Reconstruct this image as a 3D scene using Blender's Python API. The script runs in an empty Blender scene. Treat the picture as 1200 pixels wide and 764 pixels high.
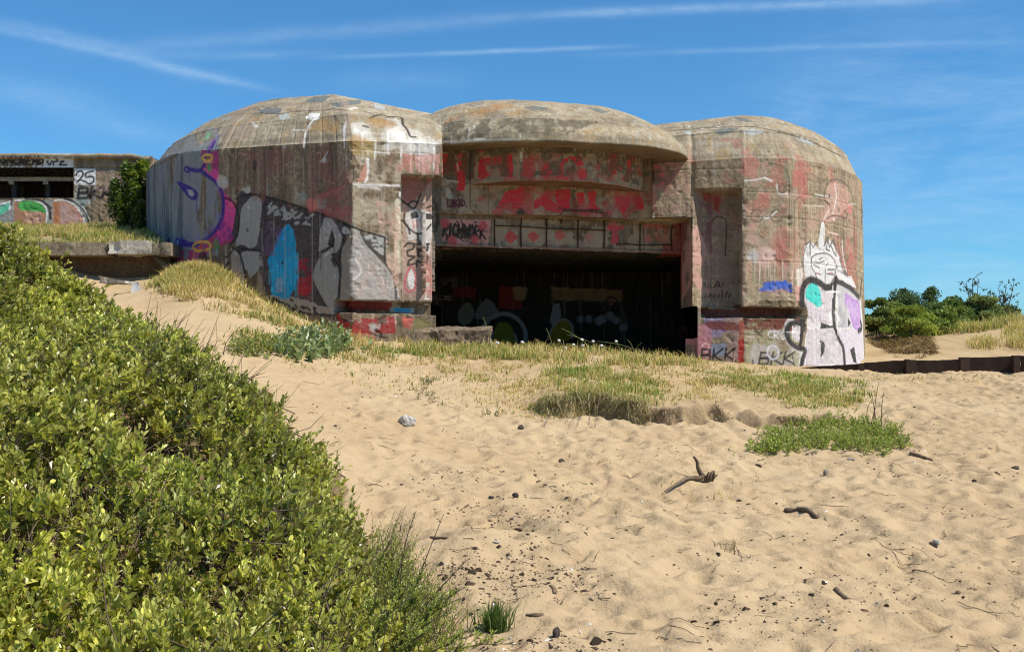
import bpy, math, random
import numpy as np
from mathutils import Vector
from mathutils.bvhtree import BVHTree

random.seed(7)
RNG = np.random.default_rng(11)
SC = bpy.context.scene
COL = SC.collection

# ------------------------------------------------------------------ camera calibration (metres, camera at x=y=0)
F, CX, HY, EZ = 1300.0, 600.0, 430.0, 1.6
def W(px, py, Y):
    return np.array(((px - CX) / F * Y, Y, EZ + (HY - py) / F * Y))
def XY(px, Y):
    return np.array(((px - CX) / F * Y, Y))

# ------------------------------------------------------------------ noise
def _h(ix, iy, iz, seed):
    h = (ix.astype(np.uint32) * np.uint32(374761393) + iy.astype(np.uint32) * np.uint32(668265263)
         + iz.astype(np.uint32) * np.uint32(1440662683) + np.uint32(seed * 7919 + 13))
    h = (h ^ (h >> np.uint32(13))) * np.uint32(1274126177)
    h = (h ^ (h >> np.uint32(16))) * np.uint32(2246822519)
    return ((h >> np.uint32(8)) & np.uint32(0xffff)).astype(np.float32) / 65535.0
def vn(p, seed=0):
    p = np.asarray(p, np.float32)
    ip = np.floor(p); f = p - ip; ip = ip.astype(np.int64) & 0xffffffff
    u = f * f * (3 - 2 * f)
    x, y, z = ip[..., 0], ip[..., 1], ip[..., 2]
    r = 0
    for dx in (0, 1):
        wx = u[..., 0] if dx else 1 - u[..., 0]
        for dy in (0, 1):
            wy = u[..., 1] if dy else 1 - u[..., 1]
            for dz in (0, 1):
                wz = u[..., 2] if dz else 1 - u[..., 2]
                r = r + wx * wy * wz * _h(x + dx, y + dy, z + dz, seed)
    return r
def fbm(p, octaves=4, seed=0, gain=.5):
    p = np.asarray(p, np.float32); a, s, t = 1., 0., 0.
    for i in range(octaves):
        s = s + a * vn(p, seed + i); t += a; a *= gain; p = p * 2.03 + 17.1
    return s / t * 2 - 1
def xyz(x, y, z=0.):
    return np.stack([np.asarray(x, float), np.asarray(y, float), np.zeros_like(np.asarray(x, float)) + z], -1)
def sstep(a, b, x):
    t = np.clip((x - a) / (b - a), 0, 1); return t * t * (3 - 2 * t)

# ------------------------------------------------------------------ mesh helpers
def raw_mesh(name, V, polys, smooth=False):
    """V Nx3; polys: list of int arrays (n x k)"""
    me = bpy.data.meshes.new(name)
    V = np.ascontiguousarray(V, np.float32)
    me.vertices.add(len(V)); me.vertices.foreach_set('co', V.ravel())
    polys = [np.asarray(p, np.int32) for p in polys if len(p)]
    tot = np.concatenate([np.full(len(p), p.shape[1], np.int32) for p in polys])
    idx = np.concatenate([p.ravel() for p in polys])
    me.loops.add(len(idx)); me.loops.foreach_set('vertex_index', idx)
    me.polygons.add(len(tot))
    st = np.zeros(len(tot), np.int32); st[1:] = np.cumsum(tot)[:-1]
    me.polygons.foreach_set('loop_start', st)
    me.polygons.foreach_set('loop_total', tot)
    me.polygons.foreach_set('use_smooth', np.full(len(tot), bool(smooth)))
    me.update(calc_edges=True); me.validate()
    return me
def color_attr(me, name, C):
    C = np.asarray(C, np.float32)
    if C.shape[1] == 3: C = np.concatenate([C, np.ones((len(C), 1), np.float32)], 1)
    a = me.attributes.new(name, 'FLOAT_COLOR', 'POINT'); a.data.foreach_set('color', np.ascontiguousarray(C).ravel())
def link(name, me, mat, parent=None, base=None):
    o = bpy.data.objects.new(name, me); COL.objects.link(o)
    if mat is not None: me.materials.append(mat)
    if parent is not None: o.parent = parent
    return o
def obj(name, V, polys, mat, parent=None, smooth=False, col=None, attr='tint'):
    """V in world metres; with a parent Empty the vertices become relative to it"""
    V = np.asarray(V, float)
    off = np.array(parent_world(parent)) if parent is not None else V_base(V)
    me = raw_mesh(name, V - off, polys, smooth)
    if col is not None: color_attr(me, attr, col)
    o = link(name, me, mat, parent)
    if parent is None: o.location = off
    return o
def parent_world(p):
    v = Vector((0, 0, 0))
    while p is not None: v += p.location; p = p.parent
    return v
def V_base(V):
    return np.array((V[:, 0].mean(), V[:, 1].mean(), V[:, 2].min()))
def tag(o, label=None, cat=None, group=None, kind=None):
    if label: o['label'] = label
    if cat: o['category'] = cat
    if group: o['group'] = group
    if kind: o['kind'] = kind
    return o
def empty(name, loc, label, cat, group=None):
    o = bpy.data.objects.new(name, None); COL.objects.link(o); o.location = Vector([float(c) for c in loc])
    o.empty_display_size = .3
    return tag(o, label, cat, group)

class MB:
    def __init__(s): s.V = []; s.P = {}; s.n = 0
    def add(s, V, polys):
        V = np.asarray(V, float); s.V.append(V)
        for p in polys:
            p = np.asarray(p, np.int32)
            if p.ndim == 1: p = p[None]
            s.P.setdefault(p.shape[1], []).append(p + s.n)
        s.n += len(V)
    def tube(s, pts, r, k=5, cap=True):
        pts = np.asarray(pts, float); n = len(pts); r = np.broadcast_to(np.asarray(r, float), (n,))
        T = np.gradient(pts, axis=0); T /= np.linalg.norm(T, axis=1)[:, None] + 1e-9
        ref = np.array((0, 0, 1.)) if abs(T[0, 2]) < .9 else np.array((1., 0, 0))
        A = np.cross(T, ref); A /= np.linalg.norm(A, axis=1)[:, None] + 1e-9
        B = np.cross(T, A)
        a = np.arange(k) * 2 * math.pi / k
        V = pts[:, None] + r[:, None, None] * (np.cos(a)[None, :, None] * A[:, None] + np.sin(a)[None, :, None] * B[:, None])
        q = [(i * k + j, i * k + (j + 1) % k, (i + 1) * k + (j + 1) % k, (i + 1) * k + j) for i in range(n - 1) for j in range(k)]
        s.add(V.reshape(-1, 3), [np.array(q)])
        if cap:
            s.P.setdefault(k, []).append(np.array([list(range(k))[::-1]]) + s.n - n * k)
            s.P.setdefault(k, []).append(np.array([list(range(k))]) + s.n - k)
    def box8(s, c8):
        """8 corners: bottom 4 then top 4, counter-clockwise seen from above"""
        s.add(c8, [np.array([(3, 2, 1, 0), (4, 5, 6, 7), (0, 1, 5, 4), (1, 2, 6, 5), (2, 3, 7, 6), (3, 0, 4, 7)])])
    def build(s, name, mat, parent=None, smooth=False, col=None):
        return obj(name, np.concatenate(s.V), [np.concatenate(v) for v in s.P.values()], mat, parent, smooth, col)

def grid_polys(R, C, keep=None):
    i = np.arange(R * C).reshape(R, C)
    q = np.stack([i[:-1, :-1], i[:-1, 1:], i[1:, 1:], i[1:, :-1]], -1)
    if keep is not None: q = q[keep]
    return q.reshape(-1, 4)

def rock(c, rx, ry, rz, seed, n=14, rough=.25, flat=.0):
    """angular stone: noisy ellipsoid, n rings"""
    th = np.linspace(0, math.pi, n); ph = np.linspace(0, 2 * math.pi, 2 * n, endpoint=False)
    T, Pp = np.meshgrid(th, ph, indexing='ij')
    D = np.stack([np.sin(T) * np.cos(Pp), np.sin(T) * np.sin(Pp), np.cos(T)], -1)
    r = 1 + rough * fbm(D * 1.6 + seed * 3.3, 3, seed) + rough * .5 * np.round(fbm(D * 1.2 + seed, 2, seed + 5) * 3) / 3
    V = D * r[..., None] * np.array((rx, ry, rz)) + np.asarray(c)
    R, C = T.shape
    i = np.arange(R * C).reshape(R, C); j = np.roll(i, -1, 1)
    q = np.stack([i[:-1], i[1:], j[1:], j[:-1]], -1).reshape(-1, 4)
    return V.reshape(-1, 3), [q]

# ------------------------------------------------------------------ materials
def srgb(r, g, b):
    f = lambda c: ((c / 255 + .055) / 1.055) ** 2.4 if c > 10 else c / 255 / 12.92
    return np.array((f(r), f(g), f(b)))
class NT:
    def __init__(s, name):
        s.m = bpy.data.materials.new(name); s.m.use_nodes = True; s.t = s.m.node_tree; s.t.nodes.clear()
    def n(s, typ, props=None, **inp):
        nd = s.t.nodes.new(typ)
        for k, v in (props or {}).items(): setattr(nd, k, v)
        for k, v in inp.items():
            s.set(nd, k, v)
        return nd
    def set(s, nd, k, v):
        key = int(k[1:]) if k[0] == 'i' and k[1:].isdigit() else k.replace('_', ' ')
        sock = nd.inputs[key]
        if isinstance(v, bpy.types.NodeSocket): s.t.links.new(v, sock)
        else:
            if hasattr(sock.default_value, '__len__') and hasattr(v, '__len__'):
                v = list(map(float, v)); 
                if len(sock.default_value) == 4 and len(v) == 3: v.append(1.)
            sock.default_value = v
    def noise(s, vec, scale, detail=4., rough=.55, dist=0.):
        return s.n('ShaderNodeTexNoise', None, Vector=vec, Scale=scale, Detail=detail, Roughness=rough, Distortion=dist).outputs['Fac']
    def ramp(s, fac, stops, interp='LINEAR'):
        nd = s.n('ShaderNodeValToRGB', None, Fac=fac); nd.color_ramp.interpolation = interp
        e = nd.color_ramp.elements
        while len(e) < len(stops): e.new(.5)
        for el, (p, c) in zip(e, stops):
            el.position = p; el.color = (c, c, c, 1) if np.isscalar(c) else (*[float(q) for q in c], 1)
        return nd.outputs['Color']
    def mix(s, fac, a, b, mode='MIX'):
        nd = s.t.nodes.new('ShaderNodeMix'); nd.data_type = 'RGBA'; nd.blend_type = mode
        for i, v in ((0, fac), (6, a), (7, b)):
            if isinstance(v, bpy.types.NodeSocket): s.t.links.new(v, nd.inputs[i])
            elif i == 0: nd.inputs[0].default_value = v
            else: nd.inputs[i].default_value = (*[float(q) for q in v], 1)[:4]
        return nd.outputs[2]
    def math(s, op, a, b=0., c=0.):
        nd = s.n('ShaderNodeMath', {'operation': op})
        for i, v in enumerate((a, b, c)):
            if isinstance(v, bpy.types.NodeSocket): s.t.links.new(v, nd.inputs[i])
            else: nd.inputs[i].default_value = v
        return nd.outputs[0]
    def coords(s, scale=(1, 1, 1)):
        tc = s.n('ShaderNodeTexCoord')
        mp = s.n('ShaderNodeMapping', None, Vector=tc.outputs['Object'], Scale=scale)
        return mp.outputs['Vector']
    def attr(s, name):
        return s.n('ShaderNodeAttribute', {'attribute_name': name})
    def finish(s, color, rough=.85, bump=None, bump_strength=.3, bump_dist=.02, spec=.2, transl=None, metallic=0.):
        p = s.n('ShaderNodeBsdfPrincipled', None, Base_Color=color, Roughness=rough, Metallic=metallic)
        p.inputs['Specular IOR Level'].default_value = spec
        if bump is not None:
            b = s.n('ShaderNodeBump', None, Height=bump, Strength=bump_strength, Distance=bump_dist)
            s.t.links.new(b.outputs[0], p.inputs['Normal'])
        out = p.outputs[0]
        if transl is not None:
            tr = s.n('ShaderNodeBsdfTranslucent', None, Color=transl[1])
            out = s.n('ShaderNodeMixShader', None, Fac=transl[0], i1=out, i2=tr.outputs[0]).outputs[0]
        o = s.n('ShaderNodeOutputMaterial', None, Surface=out)
        return s.m

def m_concrete(name, base, base2, stain=.55, lichen=0., streak=.7, grey=0., paint=True, pits=.8, band='h', bandk=.3, mid=1.):
    t = NT(name); c = t.coords(); st = t.coords((2.2, 2.2, .16)); st2 = t.coords((7, 7, .5))
    n1 = t.noise(c, .9, 6, .6); n2 = t.noise(c, 5., 6, .65); n3 = t.noise(c, 34., 4, .7)
    col = t.mix(t.ramp(n1, [(.35, 0.), (.65, 1.)]), base, base2)
    col = t.mix(t.ramp(n2, [(.3, .0), (.75, .55)]), col, np.array(base2) * .62)
    nm = t.noise(c, 15., 6, .72)
    col = t.mix(mid, col, t.ramp(nm, [(.30, .42), (.5, .97), (.70, 1.42)]), 'MULTIPLY')
    bn = t.noise(t.coords((.35, .35, 8.) if band == 'h' else (6., 6., .12)), 1., 3, .6)
    col = t.mix(bandk, col, t.mix(1., col, t.ramp(bn, [(.36, .45), (.5, 1.), (.64, 1.3)]), 'MULTIPLY'))
    s1 = t.ramp(t.noise(st, 1.3, 5, .6), [(.42, 0.), (.66, 1.)])
    col = t.mix(t.math('MULTIPLY', s1, stain * streak), col, np.array(base2) * np.array((.34, .31, .29)))
    s2 = t.ramp(t.noise(st2, 1.6, 3, .5), [(.56, 0.), (.72, 1.)])
    col = t.mix(t.math('MULTIPLY', s2, .35 * streak), col, (.55, .5, .42))
    # speckle and pits
    col = t.mix(t.math('MULTIPLY', t.ramp(n3, [(.54, 0.), (.68, 1.)]), .7 * pits), col, np.array(base2) * .4)
    col = t.mix(t.math('MULTIPLY', t.ramp(t.noise(c, 60., 2, .6), [(.62, 0.), (.74, 1.)]), .45), col, np.array(base) * 1.35)
    if lichen > 0:
        l1 = t.ramp(t.noise(c, 2.6, 6, .7, .6), [(.54, 0.), (.63, 1.)])
        col = t.mix(t.math('MULTIPLY', l1, lichen), col, (.30, .185, .07))
        l2 = t.ramp(t.noise(t.coords((1.3, 1.3, 1.3)), 3.1, 6, .7), [(.55, 0.), (.64, 1.)])
        col = t.mix(t.math('MULTIPLY', l2, lichen * .8), col, (.42, .40, .33))
    if grey > 0:
        col = t.mix(grey, col, (.25, .27, .28))
    height = t.math('ADD', t.math('MULTIPLY', n2, .5), t.math('ADD', t.math('MULTIPLY', n3, .45), t.math('MULTIPLY', nm, .7)))
    if paint:
        a = t.attr('paint')
        wear = t.ramp(t.math('ADD', t.math('MULTIPLY', n3, .55), t.math('MULTIPLY', t.noise(c, 9., 5, .7), .5)), [(.50, 1.), (.68, .80)])
        fac = t.math('MULTIPLY', a.outputs['Alpha'], wear)
        pc = t.mix(t.math('MULTIPLY', t.ramp(nm, [(.4, 0.), (.75, 1.)]), .38), a.outputs['Color'], (.17, .145, .12))
        col = t.mix(fac, col, pc)
    return t.finish(col, .9, height, .55, .03, .15)

def m_simple(name, col, col2=None, scale=6., rough=.85, bump=.3, attr=None, spec=.2, bd=.01):
    t = NT(name); c = t.coords()
    n1 = t.noise(c, scale, 5, .6); n2 = t.noise(c, scale * 6, 3, .6)
    cc = t.mix(t.ramp(n1, [(.3, 0.), (.7, 1.)]), col, col2 if col2 is not None else np.array(col) * .6)
    if attr: cc = t.mix(1., cc, t.attr(attr).outputs['Color'], 'MULTIPLY')
    return t.finish(cc, rough, t.math('ADD', n1, n2), bump, bd, spec)

def m_leaf(name, transl=.3, rough=.55, spec=.35, boost=1.6):
    t = NT(name); a = t.attr('tint').outputs['Color']
    n = t.noise(t.coords(), 40., 2, .5)
    col = t.mix(t.math('MULTIPLY', n, .5), a, t.mix(1., a, (.75, .7, .5), 'MULTIPLY'))
    return t.finish(col, rough, None, spec=spec, transl=(transl, t.mix(1., col, (boost, boost * 1.05, boost * .5), 'MULTIPLY')))
# ------------------------------------------------------------------ terrain
_ctl = []
def ctl(px, py, Y, dz=0.): p = W(px, py, Y); _ctl.append((p[0], p[1], p[2] + dz))
def ctlz(x, y, z): _ctl.append((x, y, z))
for x in (-2, 2, 6, 12): ctlz(x, 2.5, 0.); ctlz(x, 6.2, .0)
for px, zs in ((600, ((10, .34), (14, .74), (18, 1.25), (22, 1.86), (25, 2.0), (29, 1.75), (33, 1.7))),
               (760, ((10, .3), (14, .68), (18, 1.16), (22, 1.72), (25.5, 1.86), (30, 1.72))),
               (900, ((9, .18), (14, .6), (18, 1.05), (22, 1.5), (25.6, 1.6))),
               (1100, ((8, .06), (12, .38), (16, .8), (20, 1.2), (24.5, 1.46), (27, 1.62), (32, 2.2), (38, 3.0))),
               (1250, ((8, .06), (14, .55), (19, 1.1), (24, 1.5), (28, 1.9), (33, 2.6), (38, 3.3)))):
    for Y, z in zs: ctlz((px - CX) / F * Y, Y, z)
ctlz(12, 60, 3.2); ctlz(30, 60, 3.4); ctlz(30, 20, 1.2); ctlz(0, 60, 3.); ctlz(30, 5, 0)
ctl(413, 398, 23.6); ctl(480, 402, 23.9); ctl(350, 372, 24.0); ctl(300, 352, 24.3); ctl(250, 318, 24.6); ctl(205, 318, 25.0); ctl(170, 336, 24.8); ctl(140, 345, 24.0); ctl(90, 332, 25)
ctl(400, 396, 26.5); ctl(300, 340, 28)
ctl(300, 385, 20.5); ctl(230, 345, 22.2); ctl(180, 362, 21.5); ctl(350, 418, 18); ctl(250, 392, 18.5); ctl(330, 450, 15.5); ctl(420, 430, 19); ctl(480, 470, 15.6)
ctl(450, 560, 10.6); ctl(500, 640, 8.1); ctl(560, 764, 6.1)
_bush = []
for px, py, Y, dz in ((0, 222, 13.5, .75), (60, 262, 13.5, .7), (110, 312, 13.2, .55), (200, 380, 13, .35), (270, 432, 12.5, .3),
                  (330, 472, 11.6, .25), (370, 512, 10.6, .22), (405, 560, 9.7, .2), (420, 600, 8.9, .2), (435, 640, 8.1, .15), (450, 700, 7.2, .12),
                  (0, 400, 9, .55), (100, 500, 7.8, .5), (200, 560, 7.5, .45), (300, 600, 7.3, .4), (0, 600, 6, .5), (150, 680, 5.6, .42),
                  (300, 700, 6, .38), (0, 764, 4.6, .42), (150, 764, 4.8, .4), (300, 764, 5.1, .35), (420, 764, 5.7, .2),
                  (-150, 230, 13, .5), (-250, 400, 8.5, .5), (-250, 764, 4.4, .4)):
    p = W(px, py, Y); _bush.append((p[0], p[1], p[2])); ctlz(p[0], p[1], p[2] - dz)
ctlz(-12, 20, 4.2); ctlz(-12, 25, 4.3); ctlz(-25, 25, 5); ctlz(-25, 8, 2.5); ctlz(-6, 0, 0); ctlz(0, 0, 0.); ctlz(8, -6, 0); ctlz(-8, -6, 0); ctlz(-30, 60, 5)

class TPS:
    def __init__(s, P, lam=.02):
        P = np.array(P); s.c = P[:, :2]; n = len(P)
        K = s.phi(np.linalg.norm(s.c[:, None] - s.c[None], axis=2)) + lam * np.eye(n)
        A = np.zeros((n + 3, n + 3)); A[:n, :n] = K; A[:n, n] = 1; A[:n, n + 1:] = s.c; A[n, :n] = 1; A[n + 1:, :n] = s.c.T
        s.w = np.linalg.solve(A, np.concatenate([P[:, 2], np.zeros(3)]))
    @staticmethod
    def phi(r): return np.where(r > 1e-9, r * r * np.log(np.maximum(r, 1e-9)), 0.)
    def __call__(s, x, y):
        x = np.asarray(x, float); y = np.asarray(y, float); sh = np.broadcast(x, y).shape
        q = np.stack([np.broadcast_to(x, sh).ravel(), np.broadcast_to(y, sh).ravel()], 1); out = np.empty(len(q)); n = len(s.c)
        for i in range(0, len(q), 60000):
            d = np.linalg.norm(q[i:i + 60000, None] - s.c[None], axis=2)
            out[i:i + 60000] = s.phi(d) @ s.w[:n] + s.w[n] + q[i:i + 60000] @ s.w[n + 1:]
        return out.reshape(sh)
_tps = TPS(_ctl)
_btps = TPS(_bush, .01)

def scarp_edge(x):                       # the eroded lip of the turf: y of the edge for a given x
    return 15.7 + .55 * np.sin(x * 1.1 + .6) + .7 * fbm(xyz(x * 1.7, x * 0, 3.), 3, 31, .5) + .12 * (x - 2.5)
def h_smooth(x, y):
    x = np.asarray(x, float); y = np.asarray(y, float)
    xc = np.clip(x, -26, 30); yc = np.clip(y, -6, 60)
    z = _tps(xc, yc)
    win = sstep(.1, .7, x) * (1 - sstep(4.6, 5.6, x))
    d = y - scarp_edge(x)
    k = .40 + .6 * sstep(-.25, .25, fbm(xyz(x * 1.6, x * 0, 9.), 3, 37)); k = np.where(x < 2.1, np.maximum(k, .9 - .2 * sstep(1.6, 2.1, x)), k)
    z = z + win * k * (.19 * sstep(-.10, .14, d + .12 * fbm(xyz(x * 5, y * 5), 3, 39)) * (1 - sstep(.3, 3.5, d)) - .07 * sstep(-.8, -.05, d) * (1 - sstep(-.05, .10, d)))
    # little scarp under the lone plant patch
    return z
def h_mid(x, y):
    z = h_smooth(x, y)
    r = 1 - np.abs(fbm(xyz(x * 1.05 + .35 * y, y * .8 - .2 * x), 3, 23)) * 2.2
    r2 = 1 - np.abs(fbm(xyz(x * 2.6, y * 2.0), 2, 25)) * 2.2
    amp = 1 - .75 * sstep(15.5, 17.5, y) * (1 - sstep(5, 7, x))
    return z + amp * (.055 * r + .022 * r2 - .04) + .04 * fbm(xyz(x * .7, y * .7), 3, 3) + .028 * fbm(xyz(x * 2.4, y * 2.4), 3, 5)

def axis(lo, hi, far_lo, far_hi, f_step):
    a = [lo]
    while a[-1] < hi: a.append(a[-1] + f_step(a[-1]))
    s = f_step(hi); b = [a[-1]]
    while b[-1] < far_hi: s *= 1.22; b.append(b[-1] + s)
    s = f_step(lo); c = [lo]
    while c[-1] > far_lo: s *= 1.22; c.append(c[-1] - s)
    return np.array(c[::-1][:-1] + a + b[1:])
gx = axis(-8., 13.5, -400, 400, lambda v: .034 if v > -4.5 else .07)
gy = axis(5., 27., -60, 500, lambda v: .017 + .0017 * max(v - 5, 0) * 1.0)
GX, GY = np.meshgrid(gx, gy)
GZ = h_mid(GX, GY)
near = (GX > -5) & (GX < 13.5) & (GY > 4.5) & (GY < 27)
# wind ripple and trampled small relief
loose = np.zeros_like(GZ); nz = near
loose[nz] = .016 * fbm(xyz(GX[nz] * 5.5, GY[nz] * 5.5), 3, 8) + .016 * fbm(xyz(GX[nz] * 13, GY[nz] * 13), 3, 9) - .02 * sstep(.66, .85, vn(xyz(GX[nz] * 7., GY[nz] * 7.), 19))
GZ = GZ + loose
# footprints and hollows
def dimple(cx, cy, r, el, ang, depth):
    i0, i1 = np.searchsorted(gx, (cx - 3 * r, cx + 3 * r)); j0, j1 = np.searchsorted(gy, (cy - 3 * r, cy + 3 * r))
    if i1 - i0 < 2 or j1 - j0 < 2: return
    X = GX[j0:j1, i0:i1] - cx; Y = GY[j0:j1, i0:i1] - cy
    u = (X * math.cos(ang) + Y * math.sin(ang)) / (r * el); v = (-X * math.sin(ang) + Y * math.cos(ang)) / r
    d2 = u * u + v * v
    GZ[j0:j1, i0:i1] += -depth * np.exp(-d2 * 1.6) + depth * .55 * np.exp(-(np.sqrt(d2) - 1.35) ** 2 * 5)
for k in range(2600):
    Y = 5.6 + 19 * RNG.random() ** .8; px = RNG.uniform(380, 1300); x = (px - CX) / F * Y
    if Y > 15.5 and x < 5 + .2 * (Y - 15) : continue
    dimple(x, Y, RNG.uniform(.05, .12), RNG.uniform(1.2, 2.2), RNG.uniform(0, 3.14), RNG.uniform(.008, .030))

for cx_, cy_, r_, dp in ((2.15, 15.75, .12, .10), (3.0, 15.9, .16, .12), (3.25, 15.95, .12, .10), (2.55, 15.7, .10, .08), (3.9, 16.1, .13, .08), (1.75, 15.5, .12, .08), (4.3, 16.2, .10, .07), (2.8, 15.75, .08, .08)):
    cy_ = float(scarp_edge(np.array(cx_))) - .03; dimple(cx_, cy_, r_, 1.5, .2, dp)
def ray_ground(px, py):
    px = np.asarray(px, float); py = np.asarray(py, float)
    Ys = 3.0 * (70 / 3.0) ** np.linspace(0, 1, 200)
    out = np.full(px.shape, np.nan)
    for i in range(0, len(px), 2000):
        a = px[i:i + 400, None]; b = py[i:i + 400, None]
        X = (a - CX) / F * Ys; Z = EZ + (HY - b) / F * Ys
        H = gz(X, np.broadcast_to(Ys, X.shape)); below = Z <= H
        j = np.argmax(below, 1); ok = below.any(1) & (j > 0)
        r = np.arange(len(j)); jm = np.maximum(j, 1)
        d0 = (Z - H)[r, jm - 1]; d1 = (Z - H)[r, jm]; t = d0 / (d0 - d1 + 1e-12)
        y = Ys[jm - 1] + t * (Ys[jm] - Ys[jm - 1]); y[~ok] = np.nan
        out[i:i + 400] = y
    x = (px - CX) / F * out
    return x, out
def gz(x, y): 
    """height of the finished ground sheet, bilinear"""
    x = np.asarray(x, float); y = np.asarray(y, float)
    i = np.clip(np.searchsorted(gx, x) - 1, 0, len(gx) - 2); j = np.clip(np.searchsorted(gy, y) - 1, 0, len(gy) - 2)
    u = np.clip((x - gx[i]) / (gx[i + 1] - gx[i]), 0, 1); v = np.clip((y - gy[j]) / (gy[j + 1] - gy[j]), 0, 1)
    return (GZ[j, i] * (1 - u) * (1 - v) + GZ[j, i + 1] * u * (1 - v) + GZ[j + 1, i] * (1 - u) * v + GZ[j + 1, i + 1] * u * v)
def g3(px, py):
    x, y = ray_ground(np.array([px]), np.array([py])); return np.array((x[0], y[0], float(gz(x[0], y[0]))))
def in_poly(x, y, P):
    P = np.asarray(P, float); c = np.zeros(np.shape(x), bool); n = len(P)
    for i in range(n):
        x0, y0 = P[i]; x1, y1 = P[(i + 1) % n]
        k = ((y0 > y) != (y1 > y)) & (x < (x1 - x0) * (y - y0) / (y1 - y0 + 1e-12) + x0)
        c ^= k
    return c
def scatter_px(poly, n):
    """n points on the ground inside a region seen in the picture, spread evenly over the ground"""
    P = np.asarray(poly, float); x0, y0 = P.min(0); x1, y1 = P.max(0); X = []; Y = []; c = 0
    while c < n:
        px = RNG.uniform(x0, x1, 4 * n + 50); py = RNG.uniform(y0, y1, 4 * n + 50); k = in_poly(px, py, P)
        px, py = px[k][:n], py[k][:n]
        x, y = ray_ground(px, py); k = ~np.isnan(x); X.append(x[k]); Y.append(y[k]); c += k.sum()
        if k.sum() == 0: break
    return np.concatenate(X)[:n], np.concatenate(Y)[:n]

B_EDGE = [(0, 252, 13.5), (35, 262, 13.5), (60, 283, 13.5), (95, 300, 13.3), (120, 322, 13.2), (150, 330, 13.1), (200, 372, 13), (235, 395, 12.8), (270, 425, 12.5), (300, 450, 12.2), (330, 468, 11.6), (370, 508, 10.6), (398, 540, 9.9), (412, 570, 9.5), (424, 600, 8.9), (435, 640, 8.1), (452, 690, 7.3), (470, 740, 6.2), (480, 790, 5.4)]
EDGE2 = np.array([W(*p)[:2] for p in B_EDGE])
BUSH_PLAN = list(EDGE2) + [np.array((-.35, 4.0)), np.array((-4.5, 3.2)), np.array((-9.5, 6.)), np.array((-9.8, 13.))]
def in_bush(x, y): return in_poly(x + .32 * fbm(xyz(x * 1.6, y * 1.6), 3, 61), y + .32 * fbm(xyz(x * 1.6, y * 1.6), 3, 65), BUSH_PLAN)
def m_sand():
    t = NT('sand'); c = t.coords()
    n1 = t.noise(c, .5, 5, .6); n2 = t.noise(c, 6., 5, .6); n3 = t.noise(c, 90., 3, .7); n4 = t.noise(c, 260., 2, .6)
    col = t.mix(t.ramp(n1, [(.35, 0.), (.65, 1.)]), (.47, .345, .20), (.405, .285, .158))
    col = t.mix(t.ramp(n2, [(.35, 0.), (.75, .5)]), col, (.51, .38, .23))
    col = t.mix(t.math('MULTIPLY', t.ramp(n3, [(.55, 0.), (.7, 1.)]), .3), col, (.34, .23, .13))
    col = t.mix(t.math('MULTIPLY', t.ramp(n4, [(.6, 0.), (.72, 1.)]), .5), col, (.13, .09, .06))
    hum = t.attr('tint').outputs['Color']
    col = t.mix(1., col, hum, 'MULTIPLY')
    hgt = t.math('ADD', t.math('MULTIPLY', t.noise(c, 26., 5, .68), 1.4), t.math('MULTIPLY', n3, .35))
    return t.finish(col, .95, hgt, .6, .03, .1)
M_SAND = m_sand()
def build_ground():
    # ground stained by litter and roots where turf grows, cleaner where the sand is loose
    C = np.ones(GX.shape + (3,), np.float32)
    d = GY - scarp_edge(GX)
    turf = sstep(-.1, .8, d) * sstep(.2, 1.2, GX + .35 * (GY - 15)) * (1 - sstep(4.4, 6., GX - .12 * (GY - 15))) * (1 - sstep(24, 27, GY) * 0)
    lip = np.exp(-((d + .02) / .13) ** 2) * sstep(.2, .8, GX) * (1 - sstep(4.6, 5.6, GX))
    far = sstep(27, 30, GY)
    n = np.clip(.5 + .9 * fbm(xyz(GX * 1.3, GY * 1.3), 4, 71), 0, 1)
    t = np.clip(turf * (.35 + .5 * n), 0, .8)[..., None]
    C = C * (1 - t) + t * np.array((.92, .90, .82))
    t = (np.clip(lip, 0, 1) * (.3 + .7 * n) * .75)[..., None]; C = C * (1 - t) + t * np.array((.42, .36, .30))
    t = (far * .5 * n)[..., None]; C = C * (1 - t) + t * np.array((.75, .8, .55))
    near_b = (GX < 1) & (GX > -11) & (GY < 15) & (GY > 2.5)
    bm = np.zeros_like(GX); bm[near_b] = in_bush(GX[near_b], GY[near_b]); t = (bm * (.6 + .3 * n))[..., None]; C = C * (1 - t) + t * np.array((.24, .21, .17))  # leaf litter under the thicket, darkened to put shade into its gaps
    me = raw_mesh('ground', np.stack([GX, GY, GZ], -1).reshape(-1, 3), [grid_polys(*GX.shape)], True)
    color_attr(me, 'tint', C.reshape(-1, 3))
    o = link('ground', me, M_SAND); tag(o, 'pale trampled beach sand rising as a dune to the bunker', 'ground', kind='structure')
build_ground()
# ------------------------------------------------------------------ concrete bunker
M_WALL = m_concrete('weathered_concrete', (.43, .325, .205), (.275, .205, .13), .7, streak=.95, bandk=.42)
M_MID = m_concrete('recess_shade_concrete', (.33, .25, .165), (.205, .15, .10), .8, streak=1., bandk=.4)  # darker wall concrete for the middle, its deep shade put into the colour
M_FRONT = m_concrete('sunlit_concrete', (.48, .37, .24), (.32, .245, .16), .6, streak=.9, bandk=.4)  # lighter copy for the right wing, its sunlight put into the colour
M_SIDE = m_concrete('boarded_concrete', (.32, .24, .155), (.195, .145, .095), .75, streak=1., band='v', bandk=.5)  # brown boarded concrete, darkened to put the side's shade into the colour
M_DARKW = m_concrete('stained_concrete', (.31, .245, .19), (.20, .155, .125), .75)
M_ROOF = m_concrete('lichen_concrete', (.47, .39, .27), (.30, .245, .165), .6, lichen=.6, streak=.75, bandk=.35, mid=.6, pits=.6)
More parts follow.
